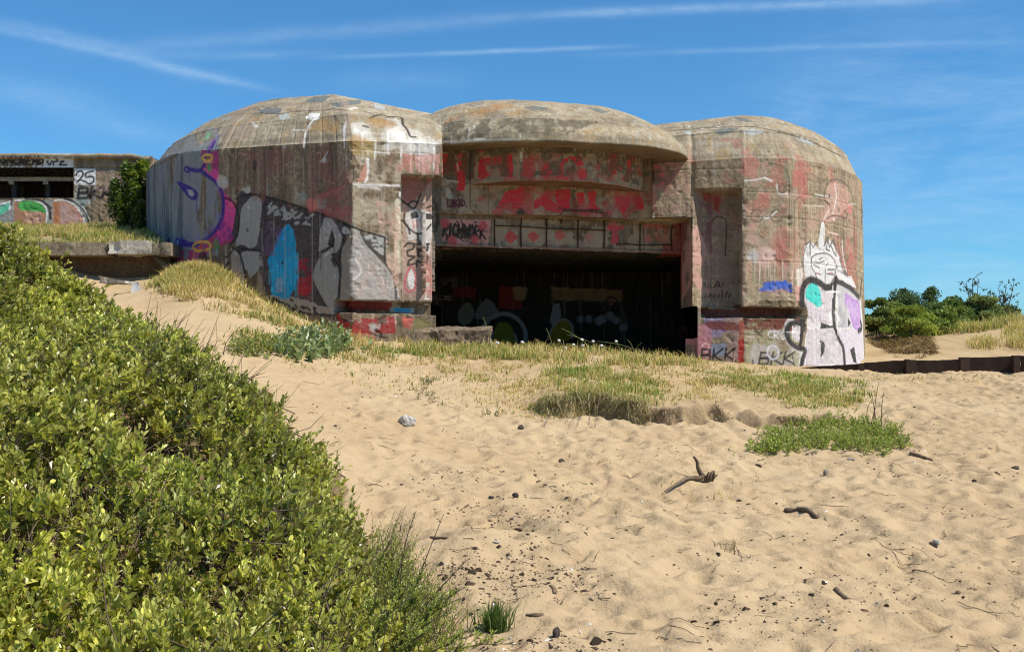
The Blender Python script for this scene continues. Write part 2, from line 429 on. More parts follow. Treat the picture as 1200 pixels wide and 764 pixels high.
M_IN = m_concrete('dark_inner_concrete', (.06, .05, .042), (.03, .027, .024), .6)  # very dark base colour for the inner surfaces
M_RUST = m_simple('rusty_steel', (.075, .032, .018), (.03, .016, .011), 14., .9, .5)

GRIDS = []          # every grid that can carry paint
def seg_hit(p, q, px):
    """distance along p->q at which the line of sight through px crosses it"""
    a = (px - CX) / F; d = q - p
    return (a * p[1] - p[0]) / (d[0] - a * d[1])
class Path:
    def __init__(s, pts, closed=True):
        s.p = [np.array(q, float) for q in pts] + ([np.array(pts[0], float)] if closed else [])
        s.l = [np.linalg.norm(b - a) for a, b in zip(s.p, s.p[1:])]; s.c = np.concatenate([[0], np.cumsum(s.l)]); s.closed = closed
    def s_at(s, k, px, off=0.):
        d = (s.p[k + 1] - s.p[k]) / s.l[k]; o = off * np.array((-d[1], d[0]))
        return s.c[k] + seg_hit(s.p[k] + o, s.p[k + 1] + o, px) * s.l[k]
    def columns(s, res):
        S = []
        for k, l in enumerate(s.l):
            n = max(1, int(round(l / res[k]))); S += list(s.c[k] + l * np.arange(n) / n)
        S.append(s.c[-1]); S = np.array(S)
        k = np.clip(np.searchsorted(s.c, S, 'right') - 1, 0, len(s.l) - 1)
        P = np.array(s.p); d = np.diff(P, axis=0) / np.array(s.l)[:, None]; nrm = np.stack([d[:, 1], -d[:, 0]], 1)
        XYc = P[k] + d[k] * (S - s.c[k])[:, None]; N = nrm[k].copy()
        for i, sv in enumerate(s.c):          # mitred normals at the corners
            j = int(np.argmin(abs(S - sv)))
            a = nrm[i - 1] if i > 0 else (nrm[-1] if s.closed else nrm[0]); b = nrm[i] if i < len(nrm) else (nrm[0] if s.closed else nrm[-1])
            m = a + b; N[j] = m / max(np.dot(m, a), .35)
        return S, XYc, N, k
def weather(V, amp=.012, seed=0):
    q = V.reshape(-1, 3)
    d = amp * fbm(q * 3.2, 3, seed) + amp * .6 * fbm(q * 14, 2, seed + 4)
    pit = sstep(.62, .8, vn(q * 9., seed + 9)) * sstep(.45, .7, vn(q * 2.1, seed + 12))
    return (d - .016 * pit).reshape(V.shape[:2])
def add_grid(name, V, mat, part_of, keep=None, label=None, smooth=True, bv=3):
    g = dict(name=name, V=V, keep=keep, mat=mat, parent=part_of, label=label, smooth=smooth, bv=bv,
             C=np.zeros((V.shape[0] * V.shape[1], 4), np.float32)); GRIDS.append(g); return g

bunker = empty('bunker', (1.2, 27.0, 1.9), 'large graffiti covered concrete gun bunker with rounded domed roof standing on the dune', 'bunker')

# plan of the two wings, in metres
def left_pt(px, Y): return XY(px, Y)
A = XY(413, 23.9); B = XY(518.5, 24.52)
cL = XY(256, 25.25)
curve = [XY(170.5, 30.2), XY(171.5, 28.6), XY(181, 27.5), XY(200, 26.6), XY(226, 25.85)]
LW = Path([XY(183, 34.0)] + curve + [cL, A, B, B + 5.2 * np.array((-.085, 1.)), B + np.array((-.85, 10.))])
RL = XY(765, 26.60); Gp = XY(811, 26.47); H = XY(872, 26.3); J = XY(925, 26.52); K = XY(969, 27.4)
RW = Path([XY(741, 34.), RL, Gp, H, J, XY(949, 26.9), K, XY(990, 28.2), XY(1003, 29.0), XY(1010.5, 30.2), XY(1008, 34.)])

def wing(P, res, zbot, ztop, disp, keepf, roof, center, seed, nz, batter=0., cen2=None, sag=None, corners=()):
    S, xy, N, seg = P.columns(res)
    zt = ztop(S)
    t = np.linspace(0, 1, nz)[:, None]
    Z = zbot + (zt[None] - zbot) * t
    V = np.concatenate([np.broadcast_to(xy[None], Z.shape + (2,)), Z[..., None]], -1)
    d = weather(V, .011, seed) - disp(np.broadcast_to(S[None], Z.shape), Z)
    d += batter * (zt[None] - Z)
    for ci in corners:
        d -= .07 * np.exp(-(np.abs(S - P.c[ci]) / .06) ** 1.5)[None] * np.clip(fbm(xyz(S[None] * .5 + 0 * Z, Z * 2.6, ci * 3.1), 4, seed + 31) - .05, 0, 1) * 2.6
    V[..., :2] += N[None] * d[..., None]
    kp = keepf(np.broadcast_to(S[None], Z.shape), Z)
    # roof rows: fraction towards the centre and height
    rows = []
    top = V[-1]; CT = np.array(center)[None] if cen2 is None else cen2(S, P)
    for f, z, k in roof:
        rows.append(np.concatenate([top[:, :2] * (1 - f) + CT * f, (top[:, 2] * (1 - k) + z * k)[:, None]], 1))
    Rf = np.array(rows)
    if sag is not None: Rf[1:, :, 2] -= (Rf[1:, :, 2] - top[None, :, 2]) * sag(S)[None]
    dz = weather(Rf, .016, seed + 3); dz[0] = 0; Rf[..., 2] += dz
    Rf[1:, :, 0] += .012 * fbm(Rf[1:] * 5, 2, seed + 8)
    return V, kp, Rf, S

def lin(xs, ys): return lambda s: np.interp(s, xs, ys)
def roof_rows(prof, n=130):
    f = np.array([p[0] for p in prof]); z = np.array([p[1] for p in prof]); L = np.concatenate([[0], np.cumsum(np.hypot(np.diff(f) * 5, np.diff(z)))])
    s = np.unique(np.concatenate([np.linspace(0, L[-1], n), L]))
    ff = np.interp(s, L, f); zz = np.interp(s, L, z); k = np.clip(ff / .03, 0, 1)
    return [(a, b, c) for a, b, c in zip(ff, zz, k)]

# --- left wing
iC, iA, iB = 6, 7, 8         # corner numbers on the path
s391 = LW.s_at(iC, 391); s470 = LW.s_at(iA, 470); s507 = LW.s_at(iA, 507., .36)
def disp_left(S, Z):
    p = np.zeros(S.shape)
    wob = .02 * fbm(xyz(S * 4, Z * 0, 5.), 3, 77)
    p = np.where((S > s470) & (Z < 5.80) & (Z > 3.03), .36, p)
    p = np.where((S > s507) & (Z < 5.80) & (S < LW.c[iB] + .001), .60, p)
    p = np.where((Z > 2.79 + wob - .02 * (S - s391)) & (Z < 3.04 - wob * .6) & (S > s391) & (S < LW.c[iB] + .3), .55, p)
    # board joints on the shaded side and pour lines on the front
    for k in range(-4, 9):
        sv = LW.c[iC] + .14 + k * .372
        p = p + .015 * np.exp(-((S - sv) / .014) ** 2) * (S < LW.c[iA])
    p = p + .012 * np.exp(-((Z - 5.60) / .014) ** 2) * (S > LW.c[iA] - .05) + .008 * np.exp(-((Z - 6.28) / .012) ** 2) * (S > LW.c[iA] - .05)
    return p
def keep_left(S, Z):
    k = ~((S > s507) & (Z < 3.30) & (S < LW.c[iB] + .6))
    return (k & True)[:-1, :-1]
zc = LW.c
zl = lin([zc[0], zc[1], zc[2], zc[3], zc[4], zc[5], zc[6], zc[7], zc[8], zc[9], zc[11]], [6.6, 6.6, 6.6, 6.66, 6.68, 6.62, 6.56, 6.47, 6.52, 6.5, 6.6])
def cen_left(S, P):
    c1 = XY(375, 28.6); c2 = B + (28.6 - B[1]) * np.array((-.085, 1.)); k = np.interp(S, [0, zc[7], zc[8], zc[9], zc[10], zc[11]], [0, 0, 1, 1, 1, 0])[:, None]
    return c1 * (1 - k) + c2 * k
res = [.4, .05, .035, .022, .02, .018, .0165, .0165, .12, .5, .5]
Vl, kl, Rl, Sl = wing(LW, res, 1.6, zl, disp_left, keep_left,
    roof_rows([(0, 6.5), (.035, 6.72), (.115, 7.16), (.118, 7.19), (.30, 7.72), (.52, 8.12), (.75, 8.32), (1, 8.38)]), XY(375, 28.6), 3, 300, 0., cen_left, lambda S: np.interp(S, [0, zc[6], zc[7], zc[8], zc[10], zc[11]], [0, 0, .03, .30, .30, 0]), (6, 7, 8))
dropL = (Sl > zc[8] + 1e-6) & (Sl <= zc[9] + 1e-6)
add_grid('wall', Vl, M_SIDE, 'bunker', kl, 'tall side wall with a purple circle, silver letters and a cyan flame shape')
kpL = np.broadcast_to(~(dropL[1:])[None], (Rl.shape[0] - 1, Rl.shape[1] - 1))
jb = int(np.argmin(abs(Sl - zc[8]))); gp = Rl[:, jb].copy(); gb = gp.copy(); gb[:, 2] = 6.42
add_grid('roof', Rl, M_ROOF, 'bunker', kpL, 'faceted roof with a dark crack and white drips')

# --- right wing
jG, jH, jJ = 2, 3, 4
s811 = RW.c[2]; s833 = RW.s_at(2, 833, .58); s868 = RW.s_at(2, 869.5); s820 = RW.s_at(2, 821); s942 = RW.s_at(4, 943); s817 = RW.s_at(2, 817)
def disp_right(S, Z):
    p = np.zeros(S.shape)
    wob = .018 * fbm(xyz(S * 4, Z * 0, 5.), 3, 78)
    nich = (S > s811 + .02) & (S < s868) & (Z < 5.84) & (Z > 3.03)
    p = np.where(nich, np.clip((S - s811) / (s833 - s811), 0, 1) * .58 + np.clip((S - s833) / .8, 0, 1) * .1, p)
    p = np.where((Z > 2.76 + wob * .6) & (Z < 3.03 + wob) & (S > s820) & (S < s942), .55, p)
    p = p + .010 * np.exp(-((Z - 6.30) / .016) ** 2) * (S < RW.c[3])
    for px in (949, 962, 973, 985, 994):
        pass
    for k in range(16):
        sv = RW.c[4] + .1 + k * .19; p = p + .011 * np.exp(-((S - sv) / .012) ** 2) * (S > RW.c[4])
    for z in (4.1, 5.15, 5.75): p = p + .013 * np.exp(-((Z - z) / .013) ** 2) * (S > RW.c[3])
    return p
def keep_right(S, Z):
    k = ~((S < RW.c[2] - .001) & (Z < 5.17)) & ~((S < s817) & (Z < 3.04))
    return k[:-1, :-1]
zr = RW.c
zrf = lin([zr[0], zr[1], zr[2], zr[3], zr[4], zr[6], zr[9], zr[10], zr[11]], [6.5, 6.48, 6.50, 6.56, 6.58, 6.58, 6.62, 6.6, 6.5])
def cen_right(S, P):
    c1 = XY(868, 29.6); c2 = P.p[1] + (P.p[0] - P.p[1]) * .45; k = np.interp(S, [0, zr[1], zr[3], zr[10], zr[11]], [1, 1, 0, 0, 1])[:, None]
    return c1 * (1 - k) + c2 * k
res = [.3, .018, .0165, .0165, .018, .018, .02, .022, .03, .3, .5]
Vr, kr, Rr, Sr = wing(RW, res, 1.0, zrf, disp_right, keep_right,
    roof_rows([(0, 6.5), (.03, 6.70), (.12, 7.28), (.122, 7.33), (.30, 7.74), (.52, 8.02), (.75, 8.12), (1, 8.15)]), XY(868, 29.6), 5, 320, .018, cen_right, lambda S: np.interp(S, [0, zr[1], zr[3], zr[10], zr[11]], [.17, .17, .05, .04, .17]), (1, 2, 3, 4))
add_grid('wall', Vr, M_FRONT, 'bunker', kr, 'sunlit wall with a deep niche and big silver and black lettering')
kpR = np.broadcast_to((Sr[1:] > zr[1] + 1e-6)[None], (Rr.shape[0] - 1, Rr.shape[1] - 1))
add_grid('roof', Rr, M_ROOF, 'bunker', kpR, 'pale faceted roof with a thin dark joint')

def gable(R, j):
    g = R[:, j]; b = g.copy(); b[:, 2] = 6.3; return np.stack([b, g])
add_grid('gable', gable(Rl, jb)[:, ::1], M_WALL, 'bunker', bv=1); add_grid('gable', gable(Rr, int(np.argmin(abs(Sr - zr[1]))))[:, ::-1], M_WALL, 'bunker', bv=1)
# --- middle: facade frame (u along the front, n towards the beach)
th = math.radians(17.); FU = np.array((math.cos(th), math.sin(th))); FN = np.array((math.sin(th), -math.cos(th)))
FO = XY(517, 25.6)
def uz(u, n, z): u = np.asarray(u, float); return np.concatenate([FO + u[..., None] * FU + np.asarray(n, float)[..., None] * FN, np.broadcast_to(np.asarray(z, float), u.shape)[..., None]], -1)
def u_of(px, n=0.):
    a = (px - CX) / F; o = FO + n * FN
    return (a * o[1] - o[0]) / (FU[0] - a * FU[1])
def plane_grid(u0, u1, z0, z1, nfun, res=.0165, seed=1, amp=.010, bottom_in=0.):
    U = np.linspace(u0, u1, int((u1 - u0) / res) + 2); Z = np.linspace(z0, z1, int((z1 - z0) / res) + 2)
    U, Z = np.meshgrid(U, Z); n = np.array(nfun(U, Z), float)
    V = uz(U, n, Z); n = n + weather(V, amp, seed)
    if bottom_in: n[0] = -bottom_in
    return uz(U, n, Z)
uR = u_of(801.)
def ragged(V, amp, seed):          # broken lower edge
    k = np.exp(-np.arange(V.shape[0]) / 3.)[:, None]; V[..., 2] -= k * amp * fbm(V[:1] * 3.1, 4, seed)[..., ]; return V
Vf = plane_grid(-.7, u_of(800), 5.15, 7.0, lambda u, z: .40 * sstep(u_of(738), u_of(766), u), seed=21, bottom_in=.3)
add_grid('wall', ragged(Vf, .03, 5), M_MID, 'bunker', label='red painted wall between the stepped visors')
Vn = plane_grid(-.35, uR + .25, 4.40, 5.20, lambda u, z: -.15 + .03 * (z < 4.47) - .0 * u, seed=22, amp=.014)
add_grid('lintel', ragged(Vn, .025, 6), M_MID, 'bunker', label='spalled lintel with red diamonds and bared rods')
# curved visors
def band(u0, u1, nmax, z0, z1, nback, seed, pw=2.0, nmin=0.):
    m = int((u1 - u0) / .0165); U = np.linspace(u0, u1, m); x = (U - (u0 + u1) / 2) / ((u1 - u0) / 2)
    n = nmin + (nmax - nmin) * (1 - np.abs(x) ** pw)
    n[0] = nback; n[-1] = nback
    zs = np.concatenate([[z0] * 3, np.linspace(z0, z1, int((z1 - z0) / .0165))])
    fr = np.array([0, .5, .97] + [1] * (len(zs) - 3))   # soffit rows, then the face
    NN = nback + (n[None] - nback) * fr[:, None]; ZZ = np.broadcast_to(zs[:, None], NN.shape); UU = np.broadcast_to(U[None], NN.shape)
    V = uz(UU, NN, ZZ); w = weather(V, .010, seed); NN = NN + w * (fr[:, None] >= .5)
    V = uz(UU, NN, ZZ + .02 * fbm(uz(UU, NN * 0, ZZ * 0) * 2.3, 3, seed) * (fr[:, None] < 1.01) * np.exp(-np.maximum(ZZ - z0, 0) * 12))
    return V
VB = []
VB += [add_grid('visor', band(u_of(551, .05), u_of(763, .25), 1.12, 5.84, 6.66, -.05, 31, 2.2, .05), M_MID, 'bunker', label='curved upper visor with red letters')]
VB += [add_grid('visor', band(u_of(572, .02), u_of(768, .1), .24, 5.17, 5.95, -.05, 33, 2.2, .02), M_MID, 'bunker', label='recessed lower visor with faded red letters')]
# canopy dome
def canopy():
    uc, a, nm, ar = 2.8, 3.78, 1.93, 3.45
    x = np.sin(np.linspace(-math.pi / 2, math.pi / 2, 430)); front = np.stack([uc + np.where(x < 0, a, ar) * x, nm * (1 - np.abs(x) ** np.where(x < 0, 2., 4.5))], 1)
    a2 = np.linspace(0, math.pi, 60)[1:-1]; back = np.stack([uc + np.where(np.cos(a2) < 0, a, ar) * np.cos(a2), -3.6 * np.sin(a2)], 1)
    P = np.concatenate([front, back, front[:1]])
    CU = np.clip(P[:, 0], .9, 3.2); CN = -.8; rows = []
    for f, z in ((.55, 6.62), (.3, 6.60), (.1, 6.575), (.012, 6.555)): rows.append((f, z))
    rows += [(0., 6.56), (0., 6.60), (.002, 6.64), (.008, 6.69)]
    for f in np.concatenate([np.linspace(.012, .3, 60), np.linspace(.31, 1, 60)]): rows.append((f, 6.70 + 1.28 * (1 - (1 - f) ** 2) ** .78))
    U = np.array([P[:, 0] * (1 - f) + CU * f for f, z in rows]); N = np.array([P[:, 1] * (1 - f) + CN * f for f, z in rows])
    Z = np.array([[z] * len(P) for f, z in rows]); Z = 6.6 + (Z - 6.6) * np.where(Z > 6.6, 1 - .17 * sstep(2.0, -.9, U), 1.); Z = Z + .02 * fbm(uz(U, N, Z * 0) * 1.7, 3, 44) * np.exp(-abs(Z - 6.58) * 4)
    V = uz(U, N, Z); d = weather(V, .016, 40); N2 = N + d * .8; V = uz(U, N2, Z + d * (Z > 6.75))
    return V
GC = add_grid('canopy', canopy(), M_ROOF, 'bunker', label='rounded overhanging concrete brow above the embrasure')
# jamb on the right of the opening
def strip(p, q, z0, z1, res, seed, amp=.01):
    p = np.array(p); q = np.array(q); m = max(2, int(np.linalg.norm(q - p) / res)); t = np.linspace(0, 1, m); Z = np.linspace(z0, z1, int((z1 - z0) / res) + 2)
    d = (q - p) / np.linalg.norm(q - p); nrm = np.array((d[1], -d[0]))
    xy = p + (q - p) * t[:, None]; V = np.concatenate([np.broadcast_to(xy[None], (len(Z), m, 2)), np.broadcast_to(Z[:, None, None], (len(Z), m, 1))], -1).copy()
    w = weather(V, amp, seed); V[..., :2] += nrm * w[..., None]; return V
G0 = FO + uR * FU - .15 * FN
add_grid('jamb', strip(G0, Gp, 3.05, 5.2, .02, 51), M_DARKW, 'bunker', label='reddish jamb of the opening')
# soffit below the block edge left of the jamb, and the broken low stub beside the opening
zz = 5.17
def flat_quad(pts, name, mat, part, n=24, label=None):
    a, b, c, d = [np.array(p, float) for p in pts]; s = np.linspace(0, 1, n)
    V = (a * (1 - s)[None, :, None] + b * s[None, :, None]) * (1 - s)[:, None, None] + (d * (1 - s)[None, :, None] + c * s[None, :, None]) * s[:, None, None]
    return add_grid(name, V, mat, part, label=label, bv=1)
G1 = FO + u_of(765, -.3) * FU - .3 * FN
flat_quad([(*G1, zz), (*(G0 + np.array((.3, .3))), zz), (*(Gp + np.array((.06, 0))), zz), (*RL, zz)], 'soffit', M_WALL, 'bunker')
# chamber behind the opening
bk = 33.2
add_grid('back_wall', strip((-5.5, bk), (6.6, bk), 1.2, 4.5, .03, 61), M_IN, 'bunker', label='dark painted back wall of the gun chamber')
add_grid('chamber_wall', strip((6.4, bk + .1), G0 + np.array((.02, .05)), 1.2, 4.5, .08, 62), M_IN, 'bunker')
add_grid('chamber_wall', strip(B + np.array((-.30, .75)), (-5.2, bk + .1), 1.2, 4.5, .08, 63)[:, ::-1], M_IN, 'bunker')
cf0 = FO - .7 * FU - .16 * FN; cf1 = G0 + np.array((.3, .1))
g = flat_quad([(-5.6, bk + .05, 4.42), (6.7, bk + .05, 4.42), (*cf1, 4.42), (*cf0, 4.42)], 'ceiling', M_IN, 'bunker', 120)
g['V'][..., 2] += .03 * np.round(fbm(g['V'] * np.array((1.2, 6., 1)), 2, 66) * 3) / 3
add_grid('wall', strip(XY(803.5, 26.9), XY(814.5, 26.75), 1.2, 2.28, .02, 71, .03), M_WALL, 'bunker', label='low broken stub beside the opening')
add_grid('wall', strip(XY(814.5, 26.75), XY(818.5, 26.56), 1.2, 2.3, .02, 72), M_WALL, 'bunker')

# ------------------------------------------------------------------ second, smaller emplacement up on the left
annex = empty('bunker', (-15.0, 31.0, 5.2), 'low flat concrete emplacement behind the leafy climber, with a slot and white number panel', 'bunker')
ax0, ax1, aY = -19.5, (179 - CX) / F * 31, 31.0
def az(py, Y=31.0): return EZ + (HY - py) / F * Y
def annex_wall():
    X = np.linspace(ax0, ax1, int((ax1 - ax0) / .02)); Z = np.linspace(4.8, az(183), int((az(183) - 4.8) / .02)); X, Z = np.meshgrid(X, Z)
    Y = np.full(X.shape, aY); px = X / Y * F + CX
    V = np.stack([X, Y, Z], -1); d = weather(V, .012, 81)
    d = d - .03 * ((Z > az(198.5)) & (Z < az(196.)) & (px > 112) & (px < 151))
    hole = (px < 86) & (Z > az(233.)) & (Z < az(197.))
    V[..., 1] -= d
    return V, ~hole[:-1, :-1]
Va, ka = annex_wall()
add_grid('wall', Va, M_WALL, 'annex', ka, bv=2)
def curve_quad(name, pts, label=None, mat=M_WALL, n=40): return flat_quad(pts, name, mat, 'annex', n, label)
xo = (86 - CX) / F * 31
add_grid('jamb', strip((xo, aY), (xo - .05, aY + .9), az(233.), az(197), .03, 82)[:, ::-1], M_DARKW, 'annex', label='green tinted jamb')
def annex_roof():
    X = np.linspace(ax0, ax1 - .05, 300); r = []
    for dy, z in ((-.0, az(186.5)), (-.10, az(186.)), (-.12, az(181.5)), (-.03, az(180.2)), (.6, az(179.)), (2.5, az(178) + .1), (6, az(178) + .1), (6.1, 5.)):
        r.append(np.stack([X, np.full_like(X, aY + dy), np.full_like(X, z) - .10 * sstep(150, 176, X / aY * F + CX)], -1))
    V = np.array(r); V[..., 2] += .02 * fbm(V * 2.1, 3, 83); V[..., 1] += .015 * fbm(V * 4, 2, 84); return V
add_grid('roof', annex_roof(), M_ROOF, 'annex', bv=1)
add_grid('side_wall', strip((ax1 - .02, aY), (ax1 - .3, aY + 6), 4.8, az(184), .2, 85), M_WALL, 'annex', bv=1)
# the beam inside the slot and the dark chamber
def boxgrid(name, x0, x1, y0, y1, z0, z1, mat, part, label=None):
    m = MB(); m.box8([(x0, y0, z0), (x1, y0, z0), (x1, y1, z0), (x0, y1, z0), (x0, y0, z1), (x1, y0, z1), (x1, y1, z1), (x0, y1, z1)])
    EXTRA.append((name, m, mat, part, label))
EXTRA = []
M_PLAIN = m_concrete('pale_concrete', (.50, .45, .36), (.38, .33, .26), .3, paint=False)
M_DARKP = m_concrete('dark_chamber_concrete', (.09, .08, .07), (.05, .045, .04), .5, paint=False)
yb = 31.75
boxgrid('beam', ax0, xo - .0, yb, yb + .3, az(213.5, yb), az(198, yb) + .4, M_DARKW2 if 'M_DARKW2' in globals() else M_IN, 'annex', 'dark inner beam of the slot')
boxgrid('ledge', ax0, xo - .06, yb - .12, yb - .003, az(213.0, yb), az(208.5, yb), M_PLAIN, 'annex', 'pale ledge inside the slot')
for px in (15, 55):
    x = (px - CX) / F * yb; boxgrid('post', x - .06, x + .06, yb + .05, yb + .2, az(240, yb), az(213.6, yb), M_DARKP, 'annex')
    boxgrid('bracket', x - .07, x + .07, yb - .11, yb - .01, az(217, yb), az(213.1, yb), M_PLAIN, 'annex')
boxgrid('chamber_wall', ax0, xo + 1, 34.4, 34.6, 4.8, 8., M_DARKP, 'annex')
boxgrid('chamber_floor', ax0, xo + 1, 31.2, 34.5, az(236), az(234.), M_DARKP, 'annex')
# ------------------------------------------------------------------ sprayed paint: laid on the concrete itself, stored per vertex in the walls' own meshes
def _bvh():
    Vs, Fs, n = [], [], 0
    for g in GRIDS:
        st = g['bv']; V = g['V'][::st, ::st]; R, C = V.shape[:2]; kp = None
        if g['keep'] is not None: kp = g['keep'][::st, ::st][:R - 1, :C - 1]
        q = grid_polys(R, C, kp); Vs.append(V.reshape(-1, 3)); Fs.append(q + n); n += R * C
    return BVHTree.FromPolygons(np.concatenate(Vs).tolist(), np.concatenate(Fs).tolist())
BV = _bvh()
EYE = Vector((0, 0, EZ))
def on_wall(px, py):
    d = Vector(((px - CX) / F, 1., (HY - py) / F)).normalized()
    h = BV.ray_cast(EYE, d)
    return np.array(h[0]) if h[0] is not None else None
for g in GRIDS:
    g['q'] = g['V'].reshape(-1, 3); g['lo'] = g['q'].min(0); g['hi'] = g['q'].max(0)
def _over(g, idx, rgb, a):
    C = g['C']; a0 = C[idx, 3]; an = a + a0 * (1 - a)
    k = (a / np.maximum(an, 1e-5))[:, None]
    C[idx, :3] = C[idx, :3] * (1 - k) + np.asarray(rgb, np.float32) * k; C[idx, 3] = an
def _sel(g, lo, hi):
    if (g['hi'] < lo).any() or (g['lo'] > hi).any(): return None
    q = g['q']; m = (q[:, 0] > lo[0]) & (q[:, 0] < hi[0])
    i = np.nonzero(m)[0]; qq = q[i]; m = ((qq > lo) & (qq < hi)).all(1)
    return i[m]
PXM = 1 / 50.
def densify(pts, step=4., closed=False):
    pts = [np.array(p, float) for p in pts]
    if closed: pts = pts + [pts[0]]
    out = [pts[0]]
    for a, b in zip(pts, pts[1:]):
        n = max(1, int(np.linalg.norm(b - a) / step)); out += [a + (b - a) * (i + 1) / n for i in range(n)]
    return np.array(out)
def spline(pts, n=6, closed=False):
    P = np.array(pts, float)
    if closed: P = np.concatenate([P[-1:], P, P[:2]])
    else: P = np.concatenate([P[:1], P, P[-1:]])
    out = []
    for i in range(1, len(P) - 2):
        for t in np.arange(n) / n:
            out.append(.5 * (2 * P[i] + (P[i + 1] - P[i - 1]) * t + (2 * P[i - 1] - 5 * P[i] + 4 * P[i + 1] - P[i + 2]) * t * t + (3 * P[i] - P[i - 1] - 3 * P[i + 1] + P[i + 2]) * t ** 3))
    out.append(P[-2]); return np.array(out)
def col(c): return srgb(*c) if max(c) > 1.5 else np.array(c)
def stroke(pts, w, c, a=.95, curve=False, soft=.35, closed=False):
    """a sprayed line: points as seen, w = width in cm on the wall"""
    xm = np.mean([p[0] for p in pts]); w = w * (1.3 + .8 * (xm - 969) / 43) if 969 < xm < 1016 else w       # strokes on the turned end of the wing are broader
    c = col(c); w = w / 100. / 2
    if curve: pts = spline(pts, 6, closed); closed = False
    P = [on_wall(*p) for p in densify(pts, 4., closed)]
    segs = [(p, q) for p, q in zip(P, P[1:]) if p is not None and q is not None and np.linalg.norm(p - q) < .5]
    if not segs:
        segs = [(p, p + 1e-4) for p in P[:1] if p is not None]
        if not segs: return
    A0 = np.array([s[0] for s in segs]); B0 = np.array([s[1] for s in segs])
    lo = np.minimum(A0.min(0), B0.min(0)) - w * 1.6 - .02; hi = np.maximum(A0.max(0), B0.max(0)) + w * 1.6 + .02
    for g in GRIDS:
        i = _sel(g, lo, hi)
        if i is None or not len(i): continue
        q = g['q'][i]; d = np.full(len(q), 9.)
        for p0, p1 in zip(A0, B0):
            e = p1 - p0; t = np.clip(((q - p0) @ e) / (e @ e + 1e-9), 0, 1); d = np.minimum(d, np.linalg.norm(q - p0 - t[:, None] * e, axis=1))
        al = a * (1 - sstep(w * (1 - soft), w * (1 + soft) + .006, d)); k = al > .01
        if k.any(): _over(g, i[k], c, al[k])
def fill(pts, c, a=.95, curve=False, edge=.02, rough=0., noise=0., thick=.45, seed=1):
    c = col(c)
    if curve: pts = spline(pts, 6, True)[:-1]
    P = [on_wall(*p) for p in densify(pts, 6., True)[:-1]]; P = np.array([p for p in P if p is not None])
    if len(P) < 3: return
    o = P.mean(0); w_, v_ = np.linalg.eigh(np.cov((P - o).T)); U, V2, N = v_[:, 2], v_[:, 1], v_[:, 0]
    P2 = np.stack([(P - o) @ U, (P - o) @ V2], 1)
    lo = P.min(0) - .1; hi = P.max(0) + .1
    for g in GRIDS:
        i = _sel(g, lo, hi)
        if i is None or not len(i): continue
        q = g['q'][i] - o; k = np.abs(q @ N) < thick; i = i[k]; q = q[k]
        if not len(i): continue
        x, y = q @ U, q @ V2
        if rough: 
            nz_ = rough * fbm(g['q'][i] * 9., 3, seed); x = x + nz_; y = y + rough * fbm(g['q'][i] * 9., 3, seed + 5)
        k = in_poly(x, y, P2)
        if not k.any(): continue
        i = i[k]; al = np.full(len(i), a)
        if noise: al = al * np.clip(1 + noise * 2.2 * fbm(g['q'][i] * 4.5, 4, seed + 9), 0, 1.1).clip(0, 1)
        _over(g, i, c, al)
def blob(px, py, r, c, a=.8, seed=1, n=.8, zs=1.):
    """a soft cloud of spray or a stain, r in cm"""
    p = on_wall(px, py)
    if p is None: return
    r = r / 100.; c = col(c)
    for g in GRIDS:
        i = _sel(g, p - r * 1.6 / zs, p + r * 1.6 / zs)
        if i is None or not len(i): continue
        q = g['q'][i]; d = np.linalg.norm((q - p) * np.array((1, 1, zs)), axis=1) / r + n * .45 * fbm(q * 5., 4, seed)
        al = a * (1 - sstep(.55, 1.1, d)); k = al > .01
        if k.any(): _over(g, i[k], c, al[k])
def drip(px, py, L, w, c, a=.8, seed=0):
    r = random.Random(seed * 31 + int(px)); x = px; P = []
    for k in range(6): P.append((x, py + L * k / 5)); x += r.uniform(-.7, .7)
    for k in range(5): stroke(P[k:k + 2], w * (1 - k * .13), c, a, soft=.6)
def haze_paint(pts, c, a, thr=.5, scale=4., seed=1, stretch=1.):
    """patchy old paint: only where a noise says so"""
    c = col(c); P = [on_wall(*p) for p in densify(pts, 6., True)[:-1]]; P = np.array([p for p in P if p is not None])
    o = P.mean(0); w_, v_ = np.linalg.eigh(np.cov((P - o).T)); U, V2, N = v_[:, 2], v_[:, 1], v_[:, 0]
    P2 = np.stack([(P - o) @ U, (P - o) @ V2], 1); lo = P.min(0) - .5; hi = P.max(0) + .5
    for g in GRIDS:
        i = _sel(g, lo, hi)
        if i is None or not len(i): continue
        q = g['q'][i] - o; k = (np.abs(q @ N) < .9) & in_poly(q @ U, q @ V2, P2); i = i[k]
        if not len(i): continue
        n = .5 + .5 * fbm(g['q'][i] * scale * np.array((1, 1, stretch)), 5, seed, .6)
        al = a * sstep(thr - .04, thr + .10, n); k = al > .01
        if k.any(): _over(g, i[k], c, al[k])
